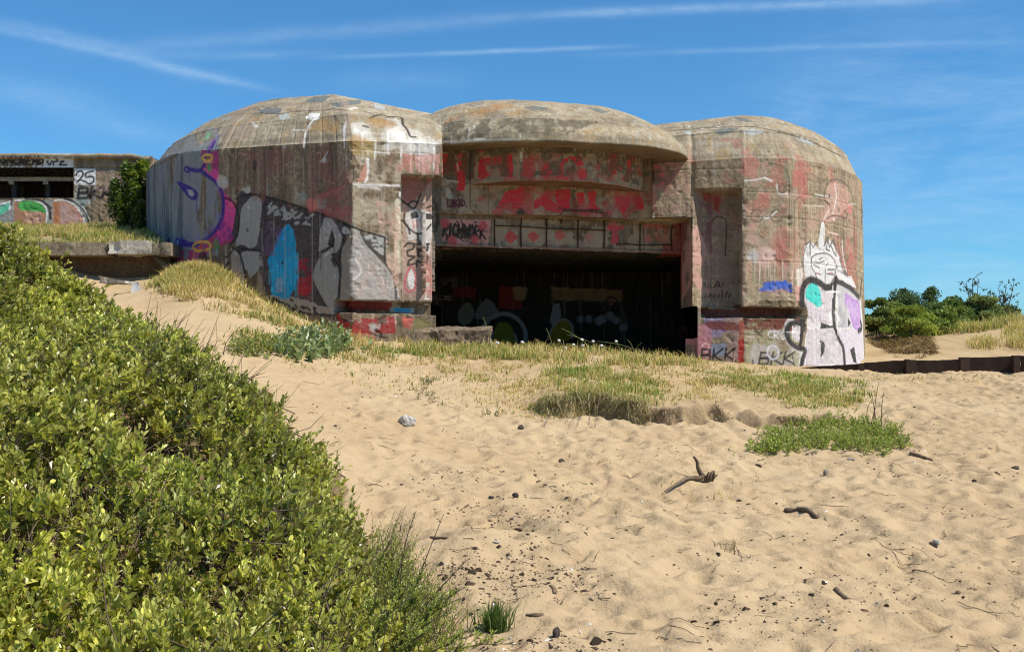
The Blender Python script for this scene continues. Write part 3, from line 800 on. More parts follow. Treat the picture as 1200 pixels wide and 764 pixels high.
FONT = {'B': [[(0, 0), (0, 1)], [(0, 1), (.5, .95), (.55, .6), (0, .52)], [(0, .52), (.6, .45), (.62, .08), (0, 0)]],
        'K': [[(0, 0), (0, 1)], [(.6, 1), (.03, .45), (.7, 0)]], 'L': [[(0, 1), (0, 0), (.5, 0)]], 'I': [[(.15, 0), (.15, 1)]], 'R': [[(0, 0), (0, 1), (.5, .9), (.5, .6), (0, .5), (.55, 0)]],
        'O': [[(.3, 0), (0, .5), (.3, 1), (.6, .5), (.3, 0)]], 'D': [[(0, 0), (0, 1), (.5, .7), (.5, .3), (0, 0)]], 'A': [[(0, 0), (.3, 1), (.6, 0)], [(.12, .4), (.48, .4)]],
        'G': [[(.55, .85), (.25, 1), (0, .5), (.25, 0), (.55, .2), (.55, .5), (.3, .5)]], 'E': [[(.5, 1), (0, 1), (0, 0), (.5, 0)], [(0, .5), (.4, .5)]], 'V': [[(0, 1), (.3, 0), (.6, 1)]],
        'C': [[(.55, .85), (.25, 1), (0, .5), (.25, 0), (.55, .15)]], 'H': [[(0, 0), (0, 1)], [(.55, 0), (.55, 1)], [(0, .5), (.55, .5)]], 'W': [[(0, 1), (.15, 0), (.35, .7), (.55, 0), (.7, 1)]],
        'P': [[(0, 0), (0, 1), (.5, .9), (.5, .55), (0, .48)]], 'Z': [[(0, 1), (.55, 1), (0, 0), (.6, 0)], [(.1, .5), (.5, .5)]], 'N': [[(0, 0), (0, 1), (.5, 0), (.5, 1)]],
        'S': [[(.5, .9), (.2, 1), (.0, .75), (.5, .3), (.3, 0), (0, .1)]], 'U': [[(0, 1), (0, .15), (.3, 0), (.55, .15), (.55, 1)]], 'T': [[(.3, 0), (.3, 1)], [(0, 1), (.6, 1)]], 'F': [[(.5, 1), (0, 1), (0, 0)], [(0, .5), (.4, .5)]],
        'M': [[(0, 0), (.05, 1), (.3, .4), (.55, 1), (.6, 0)]], '2': [[(0, .8), (.15, 1), (.45, .95), (.5, .65), (0, .05), (.15, .2), (.7, .0)]], '5': [[(.6, 1), (.12, .95), (.1, .55), (.5, .6), (.6, .25), (.3, 0), (0, .12)]],
        '.': [[(0, 0), (.06, .04)]]}
def text(s, x, y, h, w, cm, c, a=.95, gap=1., skew=0., down=0.):
    """lettering: x,y = lower left as seen, h,w letter height and width"""
    for ch in s:
        for st in FONT.get(ch, []):
            stroke([(x + (u / .6) * w * .8 + v * skew, y - v * h) for u, v in st], cm, c, a)
        x += w * gap * (.6 if ch in 'I.' else 1.); y += down

BLK = (.012, .012, .014); WHT = (.72, .70, .66); SIL = (.42, .42, .42); RED = (.50, .022, .035); PNK = (.62, .20, .19); PUR = (.045, .018, .22)
GRY = (.26, .27, .27)

# ---- left wing, shaded side
def left_side():
    # weathered silver wash on the rounded end
    haze_paint([(172, 200), (256, 160), (256, 300), (196, 305), (172, 270)], (.24, .27, .30), .75, .32, 2.5, 5, .25)
    haze_paint([(172, 200), (215, 165), (215, 300), (172, 270)], (.07, .085, .10), .8, .53, 6, 15, .10)
    # magenta field
    M1 = (.36, .025, .14); M2 = (.75, .06, .30)
    fill([(237, 178), (256, 177), (256, 212), (262, 226), (272, 233), (278, 243), (277, 262), (276, 283), (262, 287), (245, 292), (240, 305), (205, 308), (203, 294), (225, 293), (243, 283), (257, 262), (262, 243), (258, 222), (250, 206), (238, 196)], M1, .92, rough=.03, noise=.25)
    fill([(236, 196), (256, 200), (262, 225), (272, 235), (277, 248), (274, 268), (262, 283), (250, 286), (259, 262), (263, 240), (252, 212)], M2, .85, rough=.03, noise=.3)
    for x, y in ((259, 268), (263, 275), (268, 270), (262, 263), (270, 277), (256, 279)): blob(x, y, 9, (.16, .02, .22), .6, int(x))
    blob(271, 240.5, 13, (.82, .09, .26), .95, 4, .2); stroke([(266, 239), (269, 244), (275, 243), (275, 238), (270, 236), (266, 239)], 2.5, (.45, .03, .12), .8, True)
    # purple outline of the circle
    stroke([(256, 160), (250, 170), (244, 180), (240, 192), (236, 200), (243, 206), (254, 215), (260, 226), (262, 240), (261, 252), (256, 264), (249, 274), (240, 281), (230, 286)], 9, PUR, .96, True)
    stroke([(236, 200), (229, 200), (221, 198)], 10, PUR, .95, True); stroke([(219, 196), (222, 200), (219, 202), (216, 198)], 6, PUR, .95, True, closed=True)
    stroke([(254, 160), (246, 172), (240, 184)], 10, (.20, .05, .28), .85, True)
    fill([(206, 279), (214, 279), (222, 284), (236, 282), (240, 286), (228, 290), (212, 289), (205, 285)], PUR, .97); fill([(195, 275), (199, 280), (202, 296), (200, 302), (194, 290)], (.02, .015, .10), .95)
    blob(208, 284, 6, (.35, .38, .42), .8, 3); blob(206, 292, 7, (.30, .33, .34), .9, 5)
    # drop shape
    fill([(207, 213), (218, 216), (227, 221), (232, 227), (231, 233), (226, 235), (220, 231), (213, 222)], PUR, .97, True); fill([(219, 222), (225, 223), (228, 228), (225, 231), (221, 228)], (.36, .38, .38), .95)
    # fade of blue round the ring
    for p in ((250, 268), (244, 276), (236, 281), (258, 255)): blob(p[0] - 3, p[1] - 1, 12, (.16, .17, .42), .45, int(p[0]))
    # green and yellow marks
    blob(243, 160, 15, (.20, .50, .26), .85, 8); blob(245, 196.5, 12, (.08, .26, .10), .9, 9); blob(253, 287, 16, (.07, .20, .06), .85, 10); blob(229, 186, 14, (.12, .22, .19), .5, 11)
    blob(218, 299, 13, (.12, .27, .29), .9, 12)
    stroke([(237, 185), (240, 182), (246, 182), (249, 185), (246, 188), (240, 188)], 5, (.72, .46, .07), .97, True, closed=True); blob(243, 185.5, 5, (.20, .12, .01), .95, 1, .1)
    stroke([(239, 190), (248, 190)], 5, (.68, .36, .16), .8)
    stroke([(226, 289), (232, 284), (243, 284), (247, 289), (242, 293), (231, 294)], 6, (.62, .36, .05), .97, True, closed=True); stroke([(227, 291), (227, 302)], 5, (.50, .22, .08), .9); stroke([(246, 291), (247, 306)], 5, (.55, .40, .08), .9)
    blob(236, 288.5, 9, (.45, .06, .05), .8, 3, .2); blob(238, 301, 18, BLK, .8, 7)
    stroke([(210, 157), (218, 152), (230, 151), (236, 154), (240, 160)], 4, (.33, .16, .20), .6, True)
    # dark ground of the big letters
    D = (.045, .036, .042)
    fill([(278, 233), (283, 224), (312, 231), (340, 242), (378, 252), (412, 264), (413, 352), (391, 352), (392, 372), (352, 368), (330, 350), (312, 346), (305, 318), (280, 300), (272, 275)], D, .95, rough=.04, noise=.10)
    S1 = (.33, .31, .285)
    # first letter: upper stem, leaf and lower triangle
    fill([(289, 237), (296, 230), (304, 231), (307, 240), (304, 270), (301, 287), (293, 291), (283, 287), (276, 287), (281, 262), (283, 245)], S1, .95, True, rough=.02)
    fill([(281, 297), (292, 293), (305, 296), (307, 310), (300, 320), (293, 327), (290, 318), (284, 312)], S1, .95, rough=.015)
    fill([(270, 290), (276, 290), (284, 305), (288, 330), (289, 345), (280, 340), (272, 320)], (.30, .26, .22), .85, rough=.015)
    for P in (([(264, 232), (272, 236), (278, 246), (280, 262), (277, 278), (270, 286)]), ([(271, 289), (280, 296), (284, 307), (288, 325)]), ([(281, 291), (292, 293), (305, 294)]), ([(278, 233), (290, 228), (304, 230), (313, 240)])):
        stroke(P, 5, BLK, .9, True)
    stroke([(262, 302), (268, 300), (273, 292)], 4, BLK, .8, True); stroke([(262, 318), (267, 308)], 5, BLK, .8)
    blob(290, 270, 5, BLK, .7)
    # third letter, with its hole
    fill([(373, 298), (375, 270), (380, 255), (388, 256), (395, 264), (401, 279), (402, 287), (394, 296), (386, 298), (376, 300)], S1, .95, rough=.012)
    fill([(389, 268), (393, 280), (391, 291), (384, 287)], BLK, .95); stroke([(373, 297), (382, 293), (389, 288)], 7, BLK, .9, True)
    fill([(372, 306), (379, 298), (386, 296), (391, 305), (396, 312), (397, 330), (395, 355), (394, 368), (386, 362), (374, 342), (367, 325)], (.30, .285, .25), .95, True, rough=.01)
    fill([(387, 303), (393, 303), (398, 312), (392, 313)], BLK, .85)
    fill([(401, 291), (412, 272), (413, 352), (399, 352), (398, 320)], (.27, .235, .19), .9, rough=.012)
    stroke([(404, 273), (398, 300), (399, 316), (397, 350)], 6, BLK, .85, True)
    stroke([(385, 296), (381, 300)], 3, WHT, .6)
    # border of the piece
    stroke([(303, 229), (330, 236), (360, 246), (380, 251), (396, 258), (412, 266)], 7, BLK, .9, True); blob(379, 250, 13, BLK, .9, 2)
    # camouflage flecks, above and below
    for k in range(46):
        t = random.random(); x = 313 + t * 52; y = 238 + t * 15 + random.random() * (16 - 6 * abs(t - .5)); L = random.uniform(2, 4); a_ = random.uniform(-.9, .7)
        stroke([(x, y), (x + L * math.cos(a_), y + L * math.sin(a_))], 4.5, (.36, .35, .32), .9)
    fill([(310, 347), (325, 345), (350, 349), (368, 356), (392, 362), (392, 368), (360, 366), (330, 358), (312, 350)], (.34, .30, .24), .85, rough=.03)
    for k in range(34):
        t = random.random(); x = 308 + t * 62; y = 344 + t * 12 + random.random() * 13; a_ = random.uniform(.3, 1.2); L = random.uniform(2.5, 5)
        stroke([(x, y), (x + L * math.cos(a_), y + L * math.sin(a_))], 4.5, BLK, .9)
    for k in range(9):
        x = 401 + random.random() * 9; y = 266 + random.random() * 6; stroke([(x, y), (x + 2.5, y + 2)], 3, SIL, .8)
    # cyan spear head and reds beside it
    CY = (.0, .27, .50)
    fill([(338, 262), (344, 270), (347, 285), (347, 300), (352, 312), (345, 318), (349, 325), (346, 335), (340, 348), (334, 351), (318, 345), (319, 325), (313, 306), (319, 295), (324, 280), (331, 268)], CY, .97, rough=.035)
    for k in range(16): stroke([(316 + k * 2.2, 300 + random.uniform(-6, 20)), (316 + k * 2.2 + random.uniform(-1, 1), 330 + random.uniform(0, 18))], 3, (.02, .42, .68), .6)
    fill([(323, 326), (332, 324), (332, 343), (323, 343)], (.30, .32, .38), .6, rough=.03); blob(331, 308, 4, BLK, .8); stroke([(323, 288), (330, 270)], 6, (.12, .05, .25), .6)
    haze_paint([(350, 305), (366, 300), (366, 352), (348, 352)], (.32, .012, .03), .85, .45, 6, 23); blob(357, 340, 15, (.38, .012, .03), .85, 3)
    haze_paint([(310, 260), (330, 260), (322, 300), (308, 300)], (.12, .07, .13), .7, .45, 5, 25)
    for x, y0, y1 in ((307, 268, 355), (321, 252, 300), (334, 262, 352), (349, 300, 372), (366, 250, 370), (375, 250, 300)): stroke([(x, y0), (x, y1)], 1.6, (.42, .36, .28), .5)
    # old reddish wash and white scrape above the piece
    haze_paint([(256, 180), (412, 168), (412, 262), (262, 226)], (.24, .09, .075), .55, .50, 3.2, 27, .4)
    haze_paint([(360, 232), (412, 215), (412, 262), (372, 248)], (.38, .10, .10), .7, .48, 5, 28); haze_paint([(340, 210), (395, 215), (400, 250), (345, 238)], (.30, .33, .28), .5, .55, 5, 29)
    for x, y in ((366, 243), (368, 240), (364, 238)): blob(x, y, 14, (.62, .16, .13), .7, x)
    for x, y, r in ((259, 212, 16), (263, 216, 12), (290, 223, 9), (285, 222, 6), (333, 172, 7), (380, 188, 6)): blob(x, y, r, (.50, .47, .42), .85, x)
    stroke([(376, 190), (380, 186), (384, 178)], 2, WHT, .6)
    for x, y0, y1 in ((277, 176, 225), (298, 175, 224), (330, 172, 235), (366, 168, 245), (310, 178, 232)): stroke([(x, y0), (x + .5, y1)], 2, (.09, .06, .05), .6)
    fill([(297, 186), (301, 192), (299, 204), (296, 198)], (.04, .025, .02), .85, rough=.02)
    for k in range(26): stroke([(260 + k * 6, 178 + random.uniform(0, 20)), (260 + k * 6, 195 + random.uniform(0, 45))], 1.5, (.40, .36, .30) if k % 3 else (.06, .04, .03), .35)
    for x, y, L in ((240, 286, 12), (231, 234, 16), (222, 202, 10), (258, 262, 14), (262, 246, 12)): drip(x, y, L, 2.5, PUR, .8, x)
    for x, y in ((283, 292), (305, 296), (376, 298), (392, 290), (330, 238), (360, 248)): drip(x, y, random.uniform(10, 24), 2, BLK, .7, x)
left_side()

# ---- left wing, front face, niche and low plinth
def left_front():
    haze_paint([(413, 170), (516, 170), (470, 360), (413, 360)], (.47, .40, .29), .7, .46, 2.6, 41)
    stroke([(414, 216), (440, 217), (468, 218)], 4, WHT, .8); stroke([(420, 219), (445, 221)], 6, WHT, .55); stroke([(412, 176), (456, 180)], 3, WHT, .7)
    # lime run-off below the roof crack
    WH = (.78, .76, .72)
    fill([(452, 140), (466, 138), (474, 152), (478, 163), (500, 165), (515, 170), (515, 178), (495, 190), (486, 180), (478, 186), (462, 172), (452, 178), (448, 172), (456, 160)], WH, .42, rough=.12, noise=.8)
    for x, y, L in ((425, 156, 30), (440, 165, 22), (455, 155, 26), (481, 160, 55), (492, 165, 35), (470, 168, 24), (508, 168, 30), (430, 190, 12), (404, 146, 28)): drip(x, y, L, 5, WH, .75, x)
    for x, y, r in ((424, 150, 20), (418, 156, 12), (430, 160, 14), (460, 158, 26), (484, 160, 24), (500, 168, 22), (470, 164, 20)): blob(x, y, r, WH, .38, x, 2.2, .5)
    fill([(422, 202), (431, 186), (432, 206), (428, 214), (419, 214)], (.62, .30, .22), .75, rough=.03); stroke([(431, 178), (431, 205), (428, 213)], 5, WH, .8, True)
    haze_paint([(453, 175), (485, 182), (484, 202), (455, 202)], (.55, .22, .17), .7, .45, 5, 42); haze_paint([(485, 182), (516, 180), (514, 206), (488, 202)], (.60, .30, .26), .7, .42, 4, 43)
    haze_paint([(413, 165), (440, 165), (438, 185), (413, 182)], (.40, .30, .10), .6, .45, 4, 44)
    # silver piece carried round the corner
    fill([(414, 268), (420, 270), (430, 286), (446, 306), (458, 320), (464, 336), (465, 350), (414, 351)], (.40, .37, .335), .92, True, rough=.01)
    fill([(421, 273), (451, 279), (451, 306), (436, 294), (428, 284)], (.055, .055, .055), .95)
    for k in range(30):
        x = 426 + random.random() * 24; y = 276 + random.random() * 24
        if y < 276 + (x - 424) * 1.0: a_ = random.uniform(-.4, 1.2); stroke([(x, y), (x + 4 * math.cos(a_), y + 4 * math.sin(a_))], 4.5, (.42, .41, .38), .95)
    stroke([(413, 266), (425, 271), (451, 278), (451, 307)], 4.5, BLK, .9)
    stroke([(423, 272), (430, 286), (446, 303), (457, 316), (463, 332), (464, 350)], 5, (.05, .045, .04), .9, True)
    stroke([(414, 298), (420, 310), (423, 318), (418, 325), (413, 328)], 4, WHT, .7, True)
    for t, x, y in (('LE', 432, 320, ), ('TU', 446, 338), ('O', 417, 304)): text(t, x, y, 9, 8, 2.5, (.62, .58, .52), .6)
    haze_paint([(418, 300), (462, 320), (462, 348), (416, 348)], (.52, .38, .32), .5, .48, 5, 46)
    # rust and cream streak at the edge of the niche
    stroke([(466, 236), (467, 260), (465, 285), (466, 318)], 11, (.74, .66, .50), .85); stroke([(468.5, 226), (469, 250)], 4, WH, .9); text('ARU', 462, 283, 12, 5, 2.5, (.55, .25, .18), .6, 0., 0, 15)
    stroke([(455, 300), (456, 312), (462, 314), (464, 300)], 5, (.70, .50, .40), .8, True); stroke([(464, 320), (459, 325), (464, 331), (460, 335)], 4, (.66, .42, .34), .7, True); text('S', 465, 340, 10, 6, 3, WHT, .7)
    haze_paint([(440, 235), (468, 240), (468, 348), (452, 300)], (.56, .34, .26), .6, .48, 4, 47)
    # niche back
    NB = (.50, .33, .27)
    fill([(471, 207), (507, 209), (507, 352), (471, 352)], NB, .7, noise=.3)
    fill([(471, 207), (507, 210), (486, 235), (471, 240)], (.28, .06, .05), .7, noise=.3)  # red paint darkened into the shape of the soffit's diagonal shadow
    fill([(476, 250), (485, 245), (497, 247), (506, 252), (506, 268), (504, 300), (497, 292), (488, 280), (478, 282), (475, 262)], (.66, .62, .58), .9, False, rough=.02)
    fill([(481, 249), (489, 248), (491, 255), (482, 257)], BLK, .92); fill([(497, 250), (505, 250), (506, 256), (499, 257)], BLK, .92); stroke([(490, 246), (494, 252), (492, 259)], 3, (.2, .17, .16), .8, True)
    for P in ([(471, 235), (480, 242), (486, 244), (492, 230), (496, 228), (498, 243), (506, 241)], [(474, 250), (474, 262), (482, 270), (489, 274), (497, 272), (506, 262)], [(478, 240), (484, 236), (490, 238)], [(471, 258), (478, 266), (480, 274)]): stroke(P, 4, BLK, .9, True)
    for x in (484, 488, 493, 497): stroke([(x, 258 + random.uniform(0, 3)), (x + 1, 268)], 3, (.60, .22, .18), .8)
    # black block letters
    for P in ([(489, 274), (491, 283), (498, 286), (503, 286)], [(474, 289), (478, 285), (486, 286), (484, 292), (477, 294), (478, 300), (486, 301), (479, 306), (478, 311), (486, 309)], [(489, 286), (501, 287), (501, 294), (490, 292), (490, 300), (501, 301), (500, 309), (488, 306), (488, 312)], [(492, 294), (500, 293)]): stroke(P, 4.5, BLK, .9)
    fill([(480, 318), (483, 316), (486, 326), (484, 338), (479, 336), (478, 326)], (.72, .68, .66), .9, True); stroke([(482, 311), (477, 320), (474, 333), (478, 342), (486, 338), (487, 325), (484, 313)], 3, (.55, .08, .14), .85, True)
    for i, ch in enumerate('ALGIE'): text(ch, 498, 324 + i * 8.2, 6.5, 6.5, 2.6, (.80, .74, .66), .9)
    haze_paint([(494, 290), (507, 290), (507, 345), (494, 345)], (.60, .20, .17), .55, .45, 5, 49)
    fill([(508, 208), (517, 208), (517, 337), (508, 337)], (.19, .165, .14), .7, noise=.3); stroke([(511, 240), (513, 258), (510, 270)], 9, (.03, .03, .03), .8, True)  # inner strip filled darker, its shade painted in
    fill([(471, 203), (516, 205), (515, 209), (471, 207)], (.16, .14, .08), .8, rough=.02)
    # plinth
    stroke([(392, 368), (400, 374), (415, 378), (435, 377), (448, 372), (455, 368)], 3.5, BLK, .85, True); fill([(404, 374), (447, 380), (446, 393), (428, 386)], (.45, .42, .38), .85)
    stroke([(390, 373), (405, 375), (425, 386), (447, 395), (447, 378)], 3, BLK, .9)
    for k in range(12):
        x = 414 + random.random() * 32; y = 378 + (x - 414) * .25 + random.uniform(0, 6); stroke([(x, y), (x + 3, y + 2)], 3.5, BLK, .9)
    fill([(396, 376), (409, 377), (409, 394), (397, 396)], (.42, .04, .03), .9, rough=.03, noise=.2); haze_paint([(410, 384), (440, 394), (440, 405), (410, 402)], (.55, .09, .07), .8, .42, 4, 51)
    fill([(453, 371), (464, 370), (464, 380), (454, 382)], (.68, .45, .38), .85, rough=.03); fill([(471, 371), (487, 373), (482, 386), (472, 384)], (.55, .09, .07), .8, rough=.05, noise=.3); haze_paint([(485, 372), (507, 376), (507, 392), (480, 392)], (.22, .18, .06), .8, .42, 4, 53)
    # inside of the slot
    haze_paint([(394, 353), (460, 353), (460, 364), (394, 364)], (.30, .02, .02), .9, .35, 3, 54)
    fill([(457, 360), (486, 361), (486, 367), (457, 366)], (.30, .36, .36), .9); stroke([(464, 363), (479, 364)], 8, (.02, .30, .52), .95)
left_front()

# ---- middle
def middle():
    R1 = (.60, .026, .04)
    # wall left of the visor
    haze_paint([(517, 178), (550, 182), (550, 250), (517, 250)], (.45, .36, .26), .6, .45, 3, 60); haze_paint([(517, 180), (560, 180), (556, 205), (517, 205)], R1, .85, .42, 3, 61)
    fill([(537, 190), (546, 192), (545, 224), (535, 224)], R1, .95, rough=.02); fill([(524, 182), (534, 184), (528, 196), (520, 194)], R1, .8, rough=.04)
    stroke([(532, 180), (535, 188), (537, 200)], 3, (.60, .55, .45), .8)
    haze_paint([(522, 210), (538, 212), (538, 235), (522, 232)], (.45, .44, .36), .85, .40, 4, 62)
    text('LIKID.', 524.5, 242, 8, 5.2, 3.4, (.08, .005, .04), .95, 1.)
    stroke([(518, 172), (540, 176), (552, 180)], 5, (.50, .44, .34), .7)
    haze_paint([(552, 178), (765, 182), (765, 256), (552, 252)], (.44, .35, .235), .55, .48, 3, 59); haze_paint([(552, 178), (765, 182), (765, 256), (552, 252)], (.40, .05, .05), .65, .56, 4, 58)
    # upper visor lettering
    fill([(561, 188), (568, 186), (600, 180), (602, 208), (592, 208), (590, 194), (571, 195), (566, 204), (560, 206)], R1, .95, rough=.025); fill([(561, 196), (568, 196), (572, 204), (582, 199), (566, 211), (560, 208)], R1, .9, rough=.02)
    fill([(614, 186), (626, 184), (628, 204), (622, 208), (612, 206)], (.50, .05, .06), .85, rough=.04, noise=.3)
    fill([(639, 192), (647, 200), (641, 207), (633, 203)], R1, .97); fill([(633, 200), (641, 192), (648, 200), (643, 208), (634, 207)], R1, .9, rough=.02)
    fill([(654, 196), (660, 186), (673, 183), (680, 182), (684, 194), (676, 196), (668, 186), (660, 196), (661, 208), (655, 208)], R1, .95, rough=.02); blob(682, 204, 17, R1, .9, 5); fill([(652, 204), (664, 206), (668, 211), (652, 211)], R1, .8, rough=.03)
    fill([(697, 194), (704, 188), (703, 200), (698, 201)], (.42, .09, .07), .8, rough=.03); fill([(714, 181), (722, 181), (723, 205), (714, 204)], R1, .97, rough=.012); fill([(735, 186), (741, 186), (740, 206), (733, 206)], R1, .9, rough=.015)
    stroke([(748, 190), (749, 204)], 5, (.45, .14, .10), .7); fill([(730, 206), (739, 208), (738, 214), (728, 212)], R1, .8, rough=.03); haze_paint([(560, 180), (765, 180), (765, 216), (560, 214)], (.45, .10, .08), .5, .58, 3, 63)
    # lower visor
    for P in ([(592, 225), (614, 220), (612, 246), (601, 246), (598, 236), (590, 244), (584, 240)], [(626, 235), (640, 226), (652, 240), (660, 250), (644, 248), (634, 242), (624, 246)], [(650, 222), (668, 222), (668, 245), (658, 250), (652, 240)], [(674, 226), (684, 224), (685, 238), (678, 240)], [(688, 225), (699, 223), (698, 240), (704, 246), (690, 247), (691, 238)], [(722, 230), (740, 232), (738, 240), (730, 252), (722, 240)], [(742, 232), (752, 230), (756, 244), (748, 246)]):
        fill(P, (.56, .025, .045), .95, rough=.04, noise=.2)
    haze_paint([(575, 222), (765, 226), (765, 252), (575, 252)], (.48, .05, .06), .7, .52, 3.4, 64); stroke([(690, 246), (706, 246)], 4, BLK, .5)
    stroke([(655, 244), (672, 246), (700, 247), (712, 251)], 3, BLK, .8, True); blob(610, 249, 12, (.04, .03, .02), .85, 4)
    # right of the visor
    fill([(764, 192), (774, 194), (782, 214), (772, 218), (765, 200)], R1, .95, rough=.02); haze_paint([(764, 186), (802, 190), (770, 255), (760, 230)], (.33, .13, .12), .7, .42, 3, 65); blob(783, 198, 5, BLK, .6)  # dull red haze also paints in the canopy's cast shadow triangle
    for x, y in ((774, 246), (784, 241)): stroke([(x, y), (x, y + 7)], 4, (.18, .04, .02), .8)
    stroke([(783, 208), (790, 209)], 4, (.55, .15, .12), .7); haze_paint([(785, 205), (810, 205), (810, 250), (772, 252)], (.56, .32, .26), .5, .52, 5, 66)
    # lintel: tag on the left, diamonds, boxes
    haze_paint([(576, 256), (800, 262), (800, 294), (576, 288)], (.42, .34, .23), .55, .46, 3, 69)
    haze_paint([(518, 256), (576, 258), (572, 288), (518, 286)], (.58, .28, .25), .85, .40, 4, 67); text('RICHWORK', 519, 277, 15, 6.6, 5, BLK, .95, 1., 1.5, .4)
    for k in range(16): x = 520 + random.random() * 50; y = 260 + random.random() * 20; stroke([(x, y), (x + random.uniform(-4, 5), y + random.uniform(-5, 5))], 3.5, BLK, .85)
    for x, y in ((521, 262), (566, 264), (530, 283), (556, 281)): blob(x, y, 13, (.55, .08, .10), .8, x)
    for x, y, s, a_ in ((599, 278, 8.5, .9), (625, 277, 7.5, .95), (656, 276, 7.5, .7), (690, 278, 7, .3)): fill([(x - s, y), (x, y - s), (x + s, y), (x, y + s)], (.50, .045, .05), a_, rough=.02, noise=.15)
    fill([(712, 264), (732, 265), (731, 269), (724, 270), (725, 286), (716, 286), (718, 270), (712, 269)], (.50, .04, .06), .85, rough=.03, noise=.2); blob(718, 266, 16, (.5, .05, .07), .5, 6)
    stroke([(760, 266), (758, 278)], 5, BLK, .5); fill([(754, 262), (780, 264), (780, 268), (754, 267)], (.42, .08, .08), .7); stroke([(780, 268), (780, 283)], 3, R1, .6); haze_paint([(755, 264), (783, 264), (783, 286), (755, 284)], (.50, .14, .12), .6, .45, 5, 68)
    stroke([(518, 288), (600, 290), (700, 292), (800, 296)], 4, (.30, .14, .08), .7)
    # jamb and broken corner
    haze_paint([(802, 262), (811, 262), (811, 350), (802, 350)], (.30, .06, .05), .85, .35, 4, 70)
    # brow
    WH = (.72, .70, .64)
    for x, y, L in ((550, 150, 20), (556, 148, 16), (610, 160, 30), (612, 175, 14)): drip(x, y, L, 3.5, WH, .8, x)
    stroke([(518, 166), (540, 167), (565, 164), (590, 163), (607, 165)], 4, WH, .6, True); stroke([(519, 158), (545, 160), (580, 163), (605, 160)], 2.5, (.12, .10, .08), .8, True)
    for x, y, r in ((575, 128, 34), (590, 124, 30), (560, 132, 26), (612, 130, 24), (600, 134, 16), (530, 140, 22)): blob(x, y, r, (.34, .185, .07), .55, x)
    for P in ([(612, 126), (626, 124), (643, 127), (638, 130), (620, 129)], [(686, 126), (700, 127), (715, 132), (703, 133)]): fill(P, (.13, .14, .13), .9, rough=.04)
    for x, y, r in ((560, 121, 24), (640, 119, 26), (605, 120, 20), (690, 121, 26)): blob(x, y, r, (.16, .15, .13), .5, x)
    haze_paint([(517, 135), (640, 128), (640, 168), (517, 170)], (.17, .15, .11), .6, .5, 3, 72, .6); stroke([(608, 130), (609, 150), (606, 166)], 2, (.10, .08, .06), .6)
    haze_paint([(520, 166), (660, 166), (800, 188), (800, 192), (660, 176), (520, 178)], (.10, .08, .05), .8, .42, 5, 73)
middle()
# ---- old red paint and painted shade darkening the undersides of visors and brow
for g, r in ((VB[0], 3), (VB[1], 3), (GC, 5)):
    n_ = g['V'].shape[1] * r; k_ = np.clip(.75 + .5 * fbm(g['q'][:n_] * 2.2, 3, 7), .3, 1); g['C'][:n_, :3] = (.13, .05, .035) if r == 3 else (.10, .07, .045); g['C'][:n_, 3] = .9 * k_

